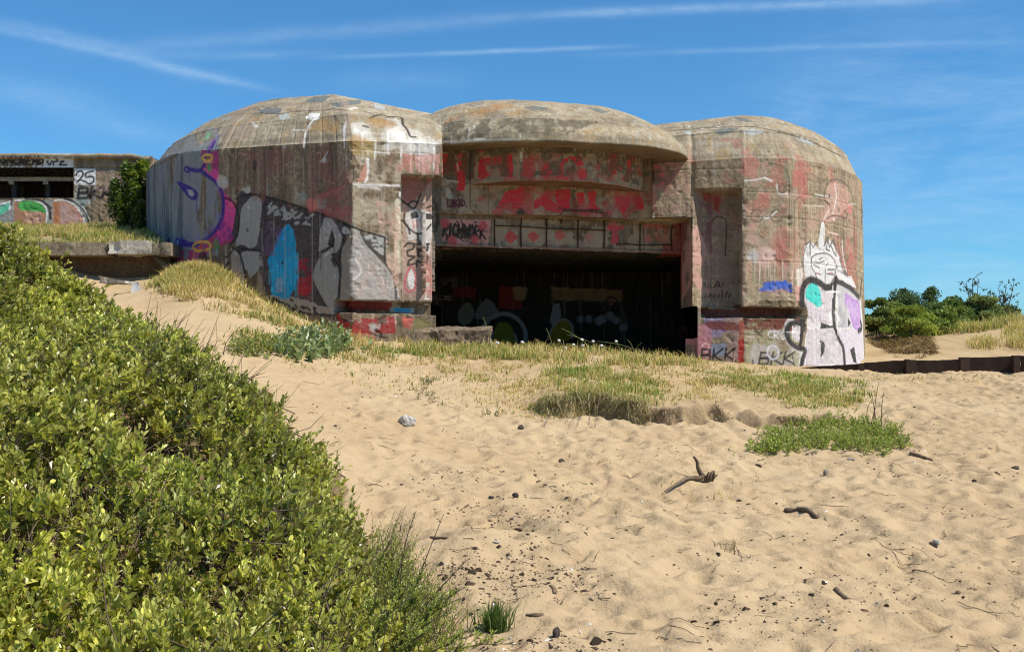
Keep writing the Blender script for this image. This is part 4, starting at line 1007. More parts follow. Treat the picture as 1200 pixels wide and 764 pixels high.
# ---- right wing
def right_wing():
    # niche: its cast shadow painted in as dark haze, the sunlit strip paler
    haze_paint([(812, 222), (868, 222), (868, 355), (832, 355)], (.22, .15, .12), .6, .4, 3, 80); fill([(822, 226), (845, 228), (842, 252), (836, 240), (824, 236)], (.30, .03, .035), .8, rough=.04, noise=.3); fill([(838, 232), (843, 232), (841, 250), (835, 246)], (.26, .03, .03), .8, rough=.02)
    stroke([(834, 260), (840, 254), (848, 256), (851, 264), (850, 300)], 3, BLK, .8, True); haze_paint([(815, 235), (835, 240), (835, 300), (822, 280)], (.22, .06, .10), .7, .45, 4, 81)
    haze_paint([(812, 250), (832, 300), (832, 355), (812, 330)], (.62, .33, .29), .7, .42, 4, 82)
    for x, y, w in ((826, 337, 14), (826, 349, 14), (838, 336, 10), (842, 348, 16)): 
        for k in range(4): stroke([(x + k * w / 4, y), (x + k * w / 4 + random.uniform(-1, 3), y - random.uniform(3, 7))], 3, BLK, .8)
    # front faces
    for P, c_, a_, thr, sd in (([(872, 190), (945, 190), (945, 360), (872, 360)], (.52, .36, .29), .55, .54, 83), ([(872, 230), (945, 230), (945, 300), (872, 300)], (.52, .24, .19), .5, .60, 84), ([(925, 190), (1008, 215), (1008, 300), (925, 300)], (.50, .28, .22), .45, .56, 85), ([(872, 190), (940, 190), (940, 350), (872, 350)], (.30, .27, .17), .5, .5, 86)): haze_paint(P, c_, a_, thr, 3.5, sd)
    haze_paint([(812, 188), (870, 186), (870, 220), (780, 224), (780, 200)], (.36, .10, .09), .45, .55, 3.5, 87)
    for x, y, r, a_ in ((878, 194, 22, .85), (912, 202, 22, .7), (896, 240, 22, .6), (898, 238, 12, .5), (940, 205, 26, .75), (938, 225, 22, .6), (940, 195, 14, .6), (915, 285, 26, .6), (918, 296, 24, .6), (975, 215, 20, .6), (990, 240, 20, .6), (996, 300, 30, .7), (1000, 318, 30, .7), (985, 305, 24, .55), (992, 328, 26, .6), (1002, 270, 18, .5)): blob(x, y, r * 1.1, (.52, .11, .10), a_ * .5, x + y, 3.2, .5)
    for k in range(22): x = 876 + random.random() * 64; drip(x, 296 + random.uniform(-8, 16), random.uniform(18, 44), 2.2, (.62, .26, .22) if k % 2 else (.70, .60, .52), .55, k)
    blob(895, 300, 30, (.66, .42, .36), .6, 3); blob(882, 300, 18, (.55, .56, .56), .6, 5); blob(901, 298, 20, (.70, .50, .44), .6, 9)
    # scraped white curves and dark rings
    for P in ([(873, 212), (885, 211), (896, 209), (904, 213)], [(910, 216), (913, 226), (922, 227)], [(893, 253), (898, 256), (904, 253), (910, 248)], [(905, 212), (896, 208)]): stroke(P, 3.2, WHT, .8, True)
    for x, y, r in ((887, 253, 7), (910, 253, 7), (881, 225, 5), (917, 222, 4.5)): stroke([(x + r * math.cos(t), y + r * math.sin(t)) for t in np.linspace(0, 5.6, 9)], 3, (.10, .085, .06), .75, True); blob(x + 1, y + 1, r * 1.2, (.16, .13, .08), .5, x)
    stroke([(900, 192), (915, 194), (924, 206), (925, 232), (925, 290)], 3, (.13, .11, .075), .75, True)
    for x, y0, y1 in ((931, 235, 292), (944, 240, 300), (928, 200, 290)): stroke([(x, y0), (x, y1)], 3, (.16, .12, .08), .65)
    stroke([(931, 236), (937, 232), (943, 238)], 3, (.14, .1, .07), .7, True); stroke([(943, 203), (953, 205), (961, 213)], 2.5, (.14, .11, .08), .6, True)
    stroke([(955, 228), (967, 230), (978, 234)], 4, WHT, .55); stroke([(944, 241), (966, 242)], 4, (.62, .54, .42), .6); stroke([(994, 240), (1006, 239)], 2.5, (.66, .62, .55), .6)
    # arch with a face-like smear
    stroke([(966, 235), (967, 222), (973, 212), (983, 211), (992, 217), (998, 228), (1001, 242), (1001, 290)], 3.2, (.14, .10, .075), .75, True)
    fill([(968, 222), (976, 214), (988, 216), (995, 230), (990, 246), (978, 258), (966, 262), (962, 254), (970, 240)], (.58, .34, .28), .6, True, rough=.06, noise=.6)
    for P in ([(978, 216), (980, 232), (976, 250)], [(972, 246), (966, 256), (964, 262)]): stroke(P, 4, (.76, .66, .60), .7, True)
    blob(972, 230, 6, BLK, .75, 1); stroke([(967, 236), (972, 240), (973, 246)], 3.5, BLK, .8, True); blob(983, 246, 9, (.14, .11, .08), .7, 2)
    stroke([(970, 256), (976, 253), (986, 254), (991, 256), (993, 251), (989, 247)], 2.5, (.10, .05, .05), .75, True); stroke([(963, 256), (969, 264), (973, 272)], 2.6, (.22, .04, .05), .7, True); blob(977, 257, 6, (.75, .6, .55), .9, 3); stroke([(970, 272), (982, 275)], 3, (.70, .52, .46), .8); stroke([(985, 262), (985, 300)], 2.5, (.26, .16, .12), .6)
    fill([(993, 240), (999, 240), (998, 252), (993, 250)], (.60, .20, .18), .7, rough=.02)
    # blue scribble
    for k in range(30): x = 890 + random.random() * 36; y = 331 + random.random() * 8 - 4 * math.sin((x - 888) / 38 * 3.1); stroke([(x, y + 4), (x + random.uniform(2, 6), y + random.uniform(0, 5))], 4.5, (.03, .10, .52), .85)
    fill([(896, 333), (910, 328), (922, 330), (928, 336), (915, 340), (898, 340), (889, 339)], (.04, .13, .55), .75, rough=.06, noise=.4); stroke([(892, 342), (905, 343), (920, 341), (929, 344)], 2, (.35, .08, .20), .6, True); drip(929, 318, 20, 5, (.75, .50, .45), .6)
    fill([(933, 315), (941, 315), (941, 338), (934, 336)], (.76, .68, .60), .8, rough=.03, noise=.3); fill([(932, 335), (940, 335), (940, 356), (933, 358)], (.62, .30, .28), .7, rough=.03, noise=.3)
    # low plinth
    fill([(824, 374), (848, 374), (846, 396), (828, 396)], (.30, .24, .44), .75, rough=.05, noise=.3); haze_paint([(846, 374), (868, 374), (868, 425), (846, 425)], (.34, .20, .22), .6, .4, 4, 90)
    fill([(866, 376), (872, 376), (872, 428), (866, 428)], (.38, .08, .03), .85, rough=.03, noise=.2); fill([(865, 398), (872, 396), (871, 428), (865, 428)], (.45, .02, .02), .85, rough=.03); haze_paint([(818, 380), (835, 380), (835, 425), (818, 425)], (.55, .22, .26), .75, .42, 4, 91)
    fill([(834, 404), (850, 402), (850, 416), (836, 418)], (.20, .30, .42), .75, rough=.06, noise=.3)
    for P in ([(842, 376), (848, 379), (843, 384), (849, 388)], [(828, 376), (832, 382)], [(836, 380), (840, 388)]): stroke(P, 3.5, (.10, .06, .30), .8, True)
    stroke([(822, 406), (827, 402), (831, 406), (828, 412)], 3.5, (.78, .45, .44), .9, True); text('BKK', 821, 424, 15, 13, 4.2, BLK, .95, 1.08, 2., -.5)
    haze_paint([(874, 376), (938, 376), (938, 432), (874, 432)], (.34, .33, .19), .75, .42, 3.4, 92); haze_paint([(874, 376), (938, 376), (938, 432), (874, 432)], (.52, .46, .46), .6, .5, 4, 93)
    text('BKK', 889, 427, 14, 13, 4.2, BLK, .9, 1.1, 3., -.3)
    stroke([(900, 408), (905, 405), (911, 408), (912, 416), (906, 421), (900, 416)], 4.5, (.66, .66, .70), .8, True, closed=True)
    for P in ([(880, 380), (888, 376), (894, 382), (890, 390), (882, 384)], [(893, 377), (900, 374), (902, 382)], [(885, 388), (893, 394)]): stroke(P, 2.8, BLK, .7, True)
    text('CRG', 900, 396, 9, 7, 2.2, (.75, .74, .72), .8, 1.05, 0, 1.); stroke([(928, 415), (931, 428)], 4, BLK, .8); stroke([(882, 422), (883, 430)], 3.5, BLK, .8)
    haze_paint([(874, 352), (942, 352), (942, 361), (874, 361)], (.09, .07, .03), .85, .42, 6, 95)
    haze_paint([(822, 362), (940, 362), (940, 372), (822, 372)], (.16, .03, .02), .9, .3, 3, 96)
    # white crowned figure above
    fill([(944, 330), (942, 305), (943, 288), (950, 283), (958, 290), (960, 276), (962, 262), (965, 260), (967, 268), (966, 288), (972, 280), (980, 292), (984, 302), (990, 318), (996, 328), (980, 330), (976, 334), (964, 332), (950, 328)], (.72, .70, .68), .9, rough=.02, noise=.12)
    stroke([(941, 318), (942, 300), (945, 286)], 2.6, (.16, .15, .16), .85, True)
    for P in ([(944, 286), (949, 283), (953, 290), (957, 284), (959, 288)], [(966, 288), (970, 278), (972, 290), (977, 280), (980, 296)], [(949, 284), (949, 300)], [(970, 284), (968, 292), (972, 294)], [(974, 288), (977, 296), (980, 300)], [(983, 292), (986, 305)], [(984, 304), (988, 318), (996, 326)], [(990, 318), (993, 322)]): stroke(P, 3.2, (.09, .085, .09), .9)
    for P in ([(951, 302), (957, 298), (967, 297), (975, 301), (980, 310), (982, 318)], [(951, 302), (951, 312), (955, 320), (958, 328)], [(980, 312), (978, 324), (974, 332)]): stroke(P, 3.4, (.11, .11, .12), .9, True)
    for P in ([(954, 307), (960, 308), (966, 306)], [(953, 310), (960, 314)], [(956, 320), (962, 322)], [(970, 316), (978, 316)], [(969, 321), (977, 322)], [(968, 312), (970, 308)], [(967, 316), (967, 330)], [(960, 304), (964, 302)]): stroke(P, 2.8, (.10, .095, .10), .9)
    for P in ([(957, 320), (960, 321)], [(972, 320), (976, 320)]): stroke(P, 2, (.5, .1, .1), .7)
    fill([(984, 322), (998, 324), (1004, 338), (990, 332)], (.74, .73, .72), .85, rough=.02); stroke([(984, 318), (994, 325)], 2.2, (.2, .19, .2), .8); stroke([(987, 283), (988, 300), (992, 318)], 3.5, (.70, .64, .60), .7, True)
    # big silver letters
    SV = (.60, .53, .55); SV2 = (.52, .50, .51)
    big = [(941, 348), (943, 334), (950, 330), (963, 333), (973, 338), (980, 330), (990, 332), (1003, 340), (1009, 352), (1011, 378), (1013, 428), (960, 430), (941, 428), (943, 400), (946, 385)]
    fill(big, WHT, .95, rough=.01); fill([(944, 350), (950, 336), (965, 338), (978, 338), (978, 384), (948, 382)], SV, .95)
    fill([(946, 386), (978, 386), (986, 400), (988, 427), (944, 428)], SV, .95); fill([(980, 334), (1000, 342), (1008, 352), (1009, 384), (985, 384)], SV2, .95); fill([(985, 386), (1010, 386), (1012, 426), (992, 428), (986, 402)], (.62, .56, .60), .95)
    haze_paint([(958, 390), (985, 390), (986, 426), (958, 426)], (.44, .43, .42), .7, .45, 4, 98); haze_paint([(982, 345), (992, 345), (990, 384), (982, 384)], (.36, .35, .36), .7, .45, 5, 99)
    fill([(944, 348), (947, 335), (956, 332), (962, 346), (958, 357), (950, 354)], (.04, .60, .52), .97, True, rough=.012); fill([(955, 352), (962, 350), (964, 357), (957, 361)], (.05, .58, .50), .9, rough=.02)
    fill([(991, 344), (1000, 350), (1007, 356), (1008, 384), (1000, 384), (995, 364), (990, 354)], (.46, .26, .56), .95, True, rough=.015); haze_paint([(990, 346), (1007, 358), (1007, 384), (998, 384)], (.62, .48, .66), .5, .5, 4, 101)
    # white glow outside the outline and the handle-like loop
    stroke([(938, 384), (926, 376), (921, 388), (926, 402), (936, 409), (940, 412), (938, 426)], 13, WHT, .8, True)
    B_ = (.02, .021, .024)
    stroke([(941, 385), (940, 350), (942, 335), (950, 328), (961, 332), (968, 337), (976, 335), (980, 328)], 17.6, B_, .98, True)
    stroke([(980, 327), (978, 340), (977, 360), (978, 382)], 12.2, B_, .98, True); stroke([(979, 329), (990, 334), (1000, 341), (1007, 349)], 8.1, B_, .95, True); stroke([(1010, 326), (1008, 346)], 5.4, B_, .8)
    stroke([(978, 382), (982, 395), (988, 408), (990, 427)], 8.1, B_, .97, True); fill([(962, 378), (977, 383), (962, 385)], B_, .98); stroke([(962, 384), (976, 383)], 5.4, B_, .9)
    stroke([(942, 382), (934, 378), (926, 380), (922, 388), (925, 399), (933, 407), (943, 410), (941, 420), (939, 428)], 12.8, B_, .98, True); stroke([(940, 384), (939, 396), (937, 406)], 9.5, B_, .98, True); fill([(930, 384), (937, 386), (936, 400), (931, 398)], SV, .95, True)
    fill([(962, 402), (966, 402), (964, 415), (962, 417)], B_, .98); stroke([(961, 400), (966, 403), (965, 412), (962, 417)], 4.7, B_, .95, True); fill([(996, 410), (1001, 406), (1004, 426), (1000, 424)], B_, .98); fill([(994, 373), (997, 378), (994, 383)], B_, .98); stroke([(1008, 376), (1010, 384), (1006, 388)], 6.8, B_, .95, True)
    stroke([(973, 368), (973, 378)], 9, (.80, .79, .78), .95)
    for x, y, L in ((976, 342, 7), (929, 389, 7)): 
        stroke([(x - L, y), (x + L, y)], 2, (.85, .85, .85), .95); stroke([(x, y - L), (x, y + L)], 2, (.85, .85, .85), .95); blob(x, y, 5, (.85, .85, .85), .95, 1, .1)
    for k in range(18):
        x = 948 + random.random() * 56; y = 345 + random.random() * 70; stroke([(x, y), (x + random.uniform(-2, 2), y + random.uniform(6, 14))], 1.6, (.30, .29, .30), .5)
    stroke([(1009.5, 236), (1010, 250), (1009.5, 262)], 5, BLK, .8)
    # dark line along the bottom edge of the wall
    stroke([(945, 429), (975, 430), (1012, 427)], 3, (.05, .045, .04), .7)
right_wing()

# ---- roofs
def roofs():
    WH = (.76, .73, .66); BG = (.10, .13, .135); CR = (.035, .028, .022)
    for P in ([(302, 129), (318, 127), (331, 127), (328, 132), (312, 134), (303, 133)], [(360, 117), (375, 112), (388, 113), (380, 119), (362, 121)], [(430, 109), (448, 112), (457, 117), (446, 118)], [(480, 124), (496, 127), (507, 132), (503, 135), (486, 130)], [(385, 122), (420, 117), (424, 122), (395, 126)], [(305, 119), (318, 116), (330, 116), (318, 119)]): fill(P, BG, .88, rough=.05, noise=.15)
    for P in ([(325, 136), (338, 133), (340, 139), (330, 141)], [(438, 122), (452, 125), (450, 129), (438, 127)], [(459, 119), (474, 123), (470, 127), (460, 124)], [(258, 139), (272, 136), (268, 142)]): fill(P, (.40, .46, .48), .7, rough=.05, noise=.3)
    stroke([(276, 134.5), (300, 133), (330, 133.5), (345, 131), (375, 130), (392, 128), (405, 130)], 4.5, CR, .85, True)
    stroke([(434, 139), (440, 136), (448, 135), (455, 137), (464, 137), (471, 139), (472, 146), (477, 152), (481, 160), (487, 161)], 6, CR, .97, True)
    stroke([(405, 130), (418, 128), (434, 133), (440, 136)], 3, CR, .8, True); stroke([(392, 136), (396, 143), (403, 147)], 3, CR, .8, True); stroke([(426, 148), (431, 149)], 8, CR, .9)
    fill([(357, 138), (364, 133), (376, 133), (374, 140), (367, 142), (360, 140)], WH, .95, rough=.03); stroke([(368, 140), (362, 148), (358, 158), (356, 172)], 5, WH, .9, True); blob(362, 151, 9, WH, .8, 3); stroke([(343, 152), (356, 153)], 4, WH, .7)
    fill([(293, 142), (300, 145), (305, 149), (297, 149)], WH, .95, rough=.03); stroke([(406, 142), (402, 160)], 3, WH, .6); blob(410, 128, 9, WH, .7, 1); blob(416, 127, 7, WH, .7, 2)
    for x, y, r in ((378, 146, 22), (366, 150, 14), (446, 143, 22), (455, 146, 20), (436, 142, 16), (420, 168, 26), (390, 150, 20)): blob(x, y, r, (.34, .19, .06), .6, x)
    haze_paint([(256, 176), (290, 118), (400, 110), (413, 165)], (.26, .20, .15), .45, .5, 3, 110)
    haze_paint([(172, 200), (226, 150), (256, 150), (256, 176), (206, 182)], (.25, .26, .26), .7, .36, 3, 111)
    haze_paint([(413, 163), (400, 168), (260, 176), (262, 168), (404, 156)], (.30, .22, .16), .5, .4, 4, 112)
    # right roof
    stroke([(785, 153.5), (797, 152.5), (830, 150), (863, 149), (884, 149), (915, 155), (935, 161), (955, 168), (985, 183)], 4, CR, .85, True)
    for P in ([(803, 140), (818, 138), (830, 138), (815, 142)], [(833, 153), (848, 151), (866, 151), (858, 156), (845, 159)], [(858, 137), (872, 139), (882, 143), (868, 143)]): fill(P, BG, .85, rough=.05, noise=.2)
    for P in ([(868, 153), (884, 151), (896, 155), (884, 159), (872, 158)], [(798, 154), (812, 154), (808, 159)], [(930, 160), (950, 166), (955, 171), (938, 166)]): fill(P, (.40, .44, .45), .7, rough=.05, noise=.3)
    for x, y in ((808, 149), (823, 151), (842, 149)): blob(x, y, 4, WH, .8, x)
    stroke([(866, 152), (869, 170), (871, 184)], 2, (.28, .23, .17), .5); stroke([(925, 160), (926, 186)], 2, (.28, .23, .17), .5); blob(901, 178, 4, CR, .8)
    haze_paint([(900, 155), (1005, 205), (945, 192)], (.32, .20, .15), .5, .5, 4, 113)
roofs()

# ---- chamber back wall
def chamber():
    W2 = (.42, .42, .42)
    for cx_, cy, r, w in ((590, 395, 26, 12), (560, 405, 18, 8), (590, 402, 16, 7), (535, 400, 14, 6)):
        stroke([(cx_ + r * math.cos(t), cy - r * 1.05 * math.sin(t)) for t in np.linspace(-.2, 3.3, 12)], w, W2, .8, True)
    fill([(580, 412), (580, 384), (590, 377), (600, 384), (604, 412)], (.28, .28, .02), .9, True); fill([(642, 398), (648, 382), (660, 375), (670, 382), (670, 395), (660, 400)], (.33, .27, .02), .9, True); stroke([(642, 396), (650, 380), (662, 374), (671, 383), (670, 396)], 6, W2, .8, True)
    fill([(644, 378), (648, 356), (656, 355), (658, 372), (650, 382)], (.40, .42, .48), .8); fill([(585, 335), (612, 338), (612, 362), (584, 362)], (.34, .03, .03), .8, rough=.05, noise=.3); fill([(530, 335), (560, 337), (556, 350), (532, 348)], (.28, .03, .03), .7, rough=.05, noise=.3)
    fill([(600, 336), (618, 336), (616, 352), (604, 352)], (.42, .30, .17), .8, rough=.04); fill([(645, 336), (730, 340), (728, 354), (650, 352)], (.40, .26, .13), .75, rough=.05, noise=.4)
    fill([(536, 366), (548, 354), (556, 364), (552, 378), (540, 380)], (.30, .32, .26), .7, True); fill([(556, 372), (570, 350), (584, 364), (580, 374)], (.33, .31, .33), .7, True)
    for x, y in ((706, 374), (715, 370), (722, 376), (730, 384), (702, 376), (690, 374), (680, 374)): blob(x, y, 14, (.33, .35, .42), .7, x)
    stroke([(708, 358), (713, 349), (720, 349), (724, 357)], 6, BLK, .8, True); blob(717, 356, 9, (.4, .12, .1), .8)
chamber()

# ---- small emplacement
def small_one():
    fill([(-40, 183.5), (87, 184.5), (87, 196), (-40, 195)], (.72, .70, .67), .95, rough=.01)
    text('OMCREAD', 1, 193, 8, 7.4, 5.2, BLK, .95, 1.); text('OPZ.', 55, 193.5, 7.5, 7.4, 4.6, BLK, .95, 1.)
    for k in range(14): x = 2 + random.random() * 44; stroke([(x, 188 + random.uniform(-2, 3)), (x + 4, 188 + random.uniform(-2, 3))], 3, BLK, .85)
    fill([(87.5, 198), (112.5, 198), (112.5, 217.5), (87.5, 217.5)], (.80, .79, .77), .97, rough=.008)
    stroke([(89, 206), (91, 202), (96, 201), (97, 206), (90, 214), (94, 211), (99, 213)], 4.4, BLK, .97, True); stroke([(109, 201), (101, 203), (101, 208), (108, 207), (110, 212), (105, 216), (100, 213)], 4.4, BLK, .97, True)
    haze_paint([(88, 218), (112, 218), (112, 240), (88, 240)], (.35, .42, .42), .7, .42, 5, 121); fill([(95, 232), (100, 232), (100, 246), (95, 246)], (.26, .36, .34), .6, rough=.03)
    text('BKK', 91, 233, 13, 14.5, 7, BLK, .96, 1., 2., -.4); stroke([(132, 226), (140, 223)], 4, BLK, .9)
    haze_paint([(112, 198), (150, 200), (150, 225), (112, 225)], (.42, .27, .25), .45, .45, 4, 122)
    fill([(-40, 236), (90, 234), (104, 255), (104, 266), (-40, 266)], (.33, .34, .33), .8, rough=.02)
    fill([(16, 235), (40, 235), (52, 241), (56, 252), (54, 264), (16, 264)], (.42, .20, .11), .95); fill([(24, 236), (40, 236), (50, 241), (54, 250), (46, 248), (24, 246)], (.06, .40, .08), .97, True); fill([(30, 250), (48, 248), (50, 262), (30, 262)], (.52, .30, .22), .9, rough=.03)
    stroke([(18, 235), (38, 234.5), (50, 239), (55, 248), (54, 260)], 4.5, (.80, .80, .78), .95, True); stroke([(30, 233), (46, 235), (57, 243), (59, 256)], 7, BLK, .92, True)
    fill([(62, 236), (75, 235), (90, 243), (98, 256), (98, 264), (62, 264)], (.50, .25, .19), .95, rough=.01); fill([(63, 236), (70, 236), (70, 262), (63, 262)], (.46, .18, .06), .8, rough=.02); haze_paint([(70, 238), (92, 246), (92, 262), (70, 262)], (.56, .38, .34), .7, .42, 5, 123)
    stroke([(64, 235), (76, 235), (88, 241), (97, 253), (99, 262)], 3.5, (.76, .76, .74), .9, True); stroke([(76, 233), (90, 238), (101, 250), (104, 262)], 6.5, BLK, .92, True); stroke([(86, 234), (98, 244), (105, 256)], 3, (.70, .70, .68), .7, True)
    fill([(-10, 246), (12, 238), (10, 246), (2, 252), (-10, 254)], (.10, .55, .35), .95); stroke([(-10, 243), (13, 236), (11, 246)], 4, (.75, .8, .78), .9); stroke([(0, 233), (14, 233), (13, 240)], 5, BLK, .9)
    haze_paint([(-40, 178), (170, 180), (170, 186), (-40, 184)], (.28, .17, .15), .5, .5, 4, 124)
small_one()

EMP = {'bunker': bunker, 'annex': annex}
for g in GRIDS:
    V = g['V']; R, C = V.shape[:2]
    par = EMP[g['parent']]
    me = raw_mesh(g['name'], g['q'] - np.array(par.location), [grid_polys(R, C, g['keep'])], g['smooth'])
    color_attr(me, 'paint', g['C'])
    o = link(g['name'], me, g['mat'], par); g['o'] = o
    if g['name'] == 'gable': o.parent = [k['o'] for k in GRIDS if k['name'] == 'roof' and 'o' in k][sum(1 for k in GRIDS if k['name'] == 'gable' and 'o' in k) - 1]
    if g['label']: o['label'] = g['label']
for name, m, mat, part, label in EXTRA:
    o = m.build(name, mat, EMP[part]); 
    if label: o['label'] = label
# bared reinforcing rods on the lintel
def _rod(m):
    o = m.build('reinforcing_rod', M_RUST, bunker, True); o.parent = [k['o'] for k in GRIDS if k['name'] == 'lintel'][0]; return o
def rods():
    for px, y0, y1 in ((580, 257, 289), (611, 256, 290), (640.5, 257, 291), (658, 256, 262), (678, 258, 291), (708, 259, 292), (750.5, 262, 295), (787, 264, 294)):
        u = u_of(px, -.12); Y = FO[1] + u * FU[1] + .12 * .956
        z0, z1 = EZ + (HY - y1) / F * Y, EZ + (HY - y0) / F * Y
        m = MB(); t = np.linspace(0, 1, 8); P = uz(u + .02 * fbm(xyz(t * 2, t * 0, px), 2, 3), -.125 + .008 * np.sin(t * 5 + px), z0 + (z1 - z0) * t)
        m.tube(P, .017, 5); _rod(m)
    for (x0, yy0), (x1, yy1) in (((581, 264.5), (710, 270.5)), ((722, 286.5), (787, 287.5))):
        u0, u1 = u_of(x0, -.1), u_of(x1, -.1); t = np.linspace(0, 1, 20); P = []
        for k in t:
            px = x0 + (x1 - x0) * k; u = u_of(px, -.1); Y = FO[1] + u * FU[1] + .0956; P.append(uz(np.array(u), np.array(-.105 + .006 * math.sin(k * 17)), EZ + (HY - yy0 - (yy1 - yy0) * k) / F * Y + .008 * math.sin(k * 9)))
        m = MB(); m.tube(np.array(P), .014, 5); _rod(m)
    P = []
    for px, py in ((657, 252), (660, 247), (676, 248), (692, 248), (706, 250), (709, 254)):
        u = u_of(px, .42); Y = FO[1] + u * FU[1] - .42 * .956; P.append(uz(np.array(u), np.array(.43), EZ + (HY - py) / F * Y))
    m = MB(); m.tube(np.array(P), .013, 5); _rod(m)['label'] = 'bent loop of bare rod at the foot of the lower visor'
rods()
# ------------------------------------------------------------------ vegetation
M_LEAF = m_leaf('shrub_leaf', .32, .36, .55)
M_GRASS = m_leaf('grass_blade', .30, .7, .2, 1.35)
M_TREELEAF = m_leaf('dark_leaf', .2, .65, .25)
M_TWIG = m_simple('twig_bark', (.17, .13, .085), (.09, .07, .05), 20., .9)
M_DEADWOOD = m_simple('dead_wood', (.20, .145, .095), (.09, .06, .04), 14., .9, .6)

def rot_basis(d, up_rand):
    """orthonormal frames: d along the leaf, s sideways, n normal"""
    s = np.cross(d, up_rand); s /= np.linalg.norm(s, axis=1)[:, None] + 1e-9
    n = np.cross(s, d); return s, n
def leaves_mesh(P, D, L, Wd, C, fold=.25, curl=.15):
    """P base points, D directions, L length, Wd width -> rounded folded leaves of 2 quads"""
    N = len(P); up = RNG.normal(0, .45, (N, 3)) + np.array((0, 0, 1.)); S, Nn = rot_basis(D, up)
    L = L[:, None]; Wd = Wd[:, None]; f = fold * Wd
    v0 = P; v1 = P + D * L * .33 + S * Wd * .5 + Nn * f; v2 = P + D * L * .72 + S * Wd * .40 + Nn * (f - curl * L * .3)
    v3 = P + D * L - Nn * curl * L; v4 = P + D * L * .72 - S * Wd * .40 + Nn * (f - curl * L * .3); v5 = P + D * L * .33 - S * Wd * .5 + Nn * f
    V = np.stack([v0, v1, v2, v3, v4, v5], 1).reshape(-1, 3); b = (np.arange(N) * 6)[:, None]
    q = np.concatenate([b + np.array([[0, 1, 2, 3]]), b + np.array([[0, 3, 4, 5]])]); return V, q, np.repeat(C, 6, 0)
def stems_mesh(P0, P1, r, mid=None):
    """thin three-sided twigs, P0->P1 with a bend"""
    N = len(P0); mid = (P0 + P1) / 2 + RNG.normal(0, .06, (N, 3)) * np.linalg.norm(P1 - P0, axis=1)[:, None] if mid is None else mid
    D = P1 - P0; D = D / (np.linalg.norm(D, axis=1)[:, None] + 1e-9); A, B_ = rot_basis(D, np.tile(np.array((.3, .9, .2)), (N, 1)))
    r = np.broadcast_to(r, (N,))[:, None]; R = []
    for p, k in ((P0, 1.), (mid, .8), (P1, .35)):
        for a in (0, 2.1, 4.2): R.append(p + k * r * (math.cos(a) * A + math.sin(a) * B_))
    V = np.stack(R, 1).reshape(-1, 3); b = (np.arange(N) * 9)[:, None]; q = []
    for i in (0, 3):
        for j in range(3): q.append(b + np.array([[i + j, i + (j + 1) % 3, i + 3 + (j + 1) % 3, i + 3 + j]]))
    return V, np.concatenate(q)
def unit(v): return v / (np.linalg.norm(v, axis=-1)[..., None] + 1e-9)
def shoots(P, D, L, nl, ll, lw, base, tip, lean=.9, spread=.25, stem_r=.003, nmat=None, up=.35):
    """shoots at P along D (length L) each with nl leaves in a spiral"""
    N = len(P); k = np.arange(nl); t = (k + .5) / nl
    ax = D; A, B_ = rot_basis(ax, RNG.normal(0, 1, (N, 3)))
    ang = k[None] * 2.4 + RNG.uniform(0, 6.28, (N, 1)) + RNG.normal(0, .3, (N, nl))
    out = np.cos(ang)[..., None] * A[:, None] + np.sin(ang)[..., None] * B_[:, None]
    tt = np.clip(t[None] + RNG.normal(0, .04, (N, nl)), 0, 1)
    base_p = P[:, None] + ax[:, None] * (L[:, None] * tt)[..., None] + out * .004
    d = unit(out * (lean * (1.05 - .6 * tt))[..., None] + ax[:, None] * (.45 + .6 * tt)[..., None] + RNG.normal(0, spread, (N, nl, 3)) + np.array((0, 0, up)))
    sz = (1.1 - .45 * tt) * RNG.uniform(.7, 1.25, (N, nl))
    shoot_c = RNG.random((N, 1)); mixv = np.clip(.55 * shoot_c + .45 * tt + RNG.normal(0, .14, (N, nl)), 0, 1)[..., None]
    C = np.array(base) * (1 - mixv) + np.array(tip) * mixv
    C = C * RNG.uniform(.6, 1.38, (N, nl, 1)); sick = RNG.random((N, nl)) < .035; C[sick] = np.array((.34, .25, .07)) * RNG.uniform(.6, 1.1, (sick.sum(), 1))
    ll_ = np.broadcast_to(np.asarray(ll, float).reshape(-1, 1), (N, nl)) * sz; lw_ = np.broadcast_to(np.asarray(lw, float).reshape(-1, 1), (N, nl)) * sz
    return leaves_mesh(base_p.reshape(-1, 3), d.reshape(-1, 3), ll_.ravel(), lw_.ravel(), C.reshape(-1, 3)) + (P, P + ax * L[:, None])

# ---- the thicket on the bank at the left
def dist_edge(x, y):
    d = np.full(np.shape(x), 99.)
    q = np.stack([x, y], -1)
    for a, b in zip(EDGE2, EDGE2[1:]):
        e = b - a; t = np.clip(((q - a) @ e) / (e @ e), 0, 1); d = np.minimum(d, np.linalg.norm(q - a - t[..., None] * e, axis=-1))
    return d
def bush_top(x, y):
    lump = .42 * fbm(xyz(x * 1.1, y * 1.1), 3, 201) + .22 * fbm(xyz(x * 3.3, y * 3.3), 3, 203)
    return np.maximum(_btps(x, y) + lump, gz(x, y) + .10)
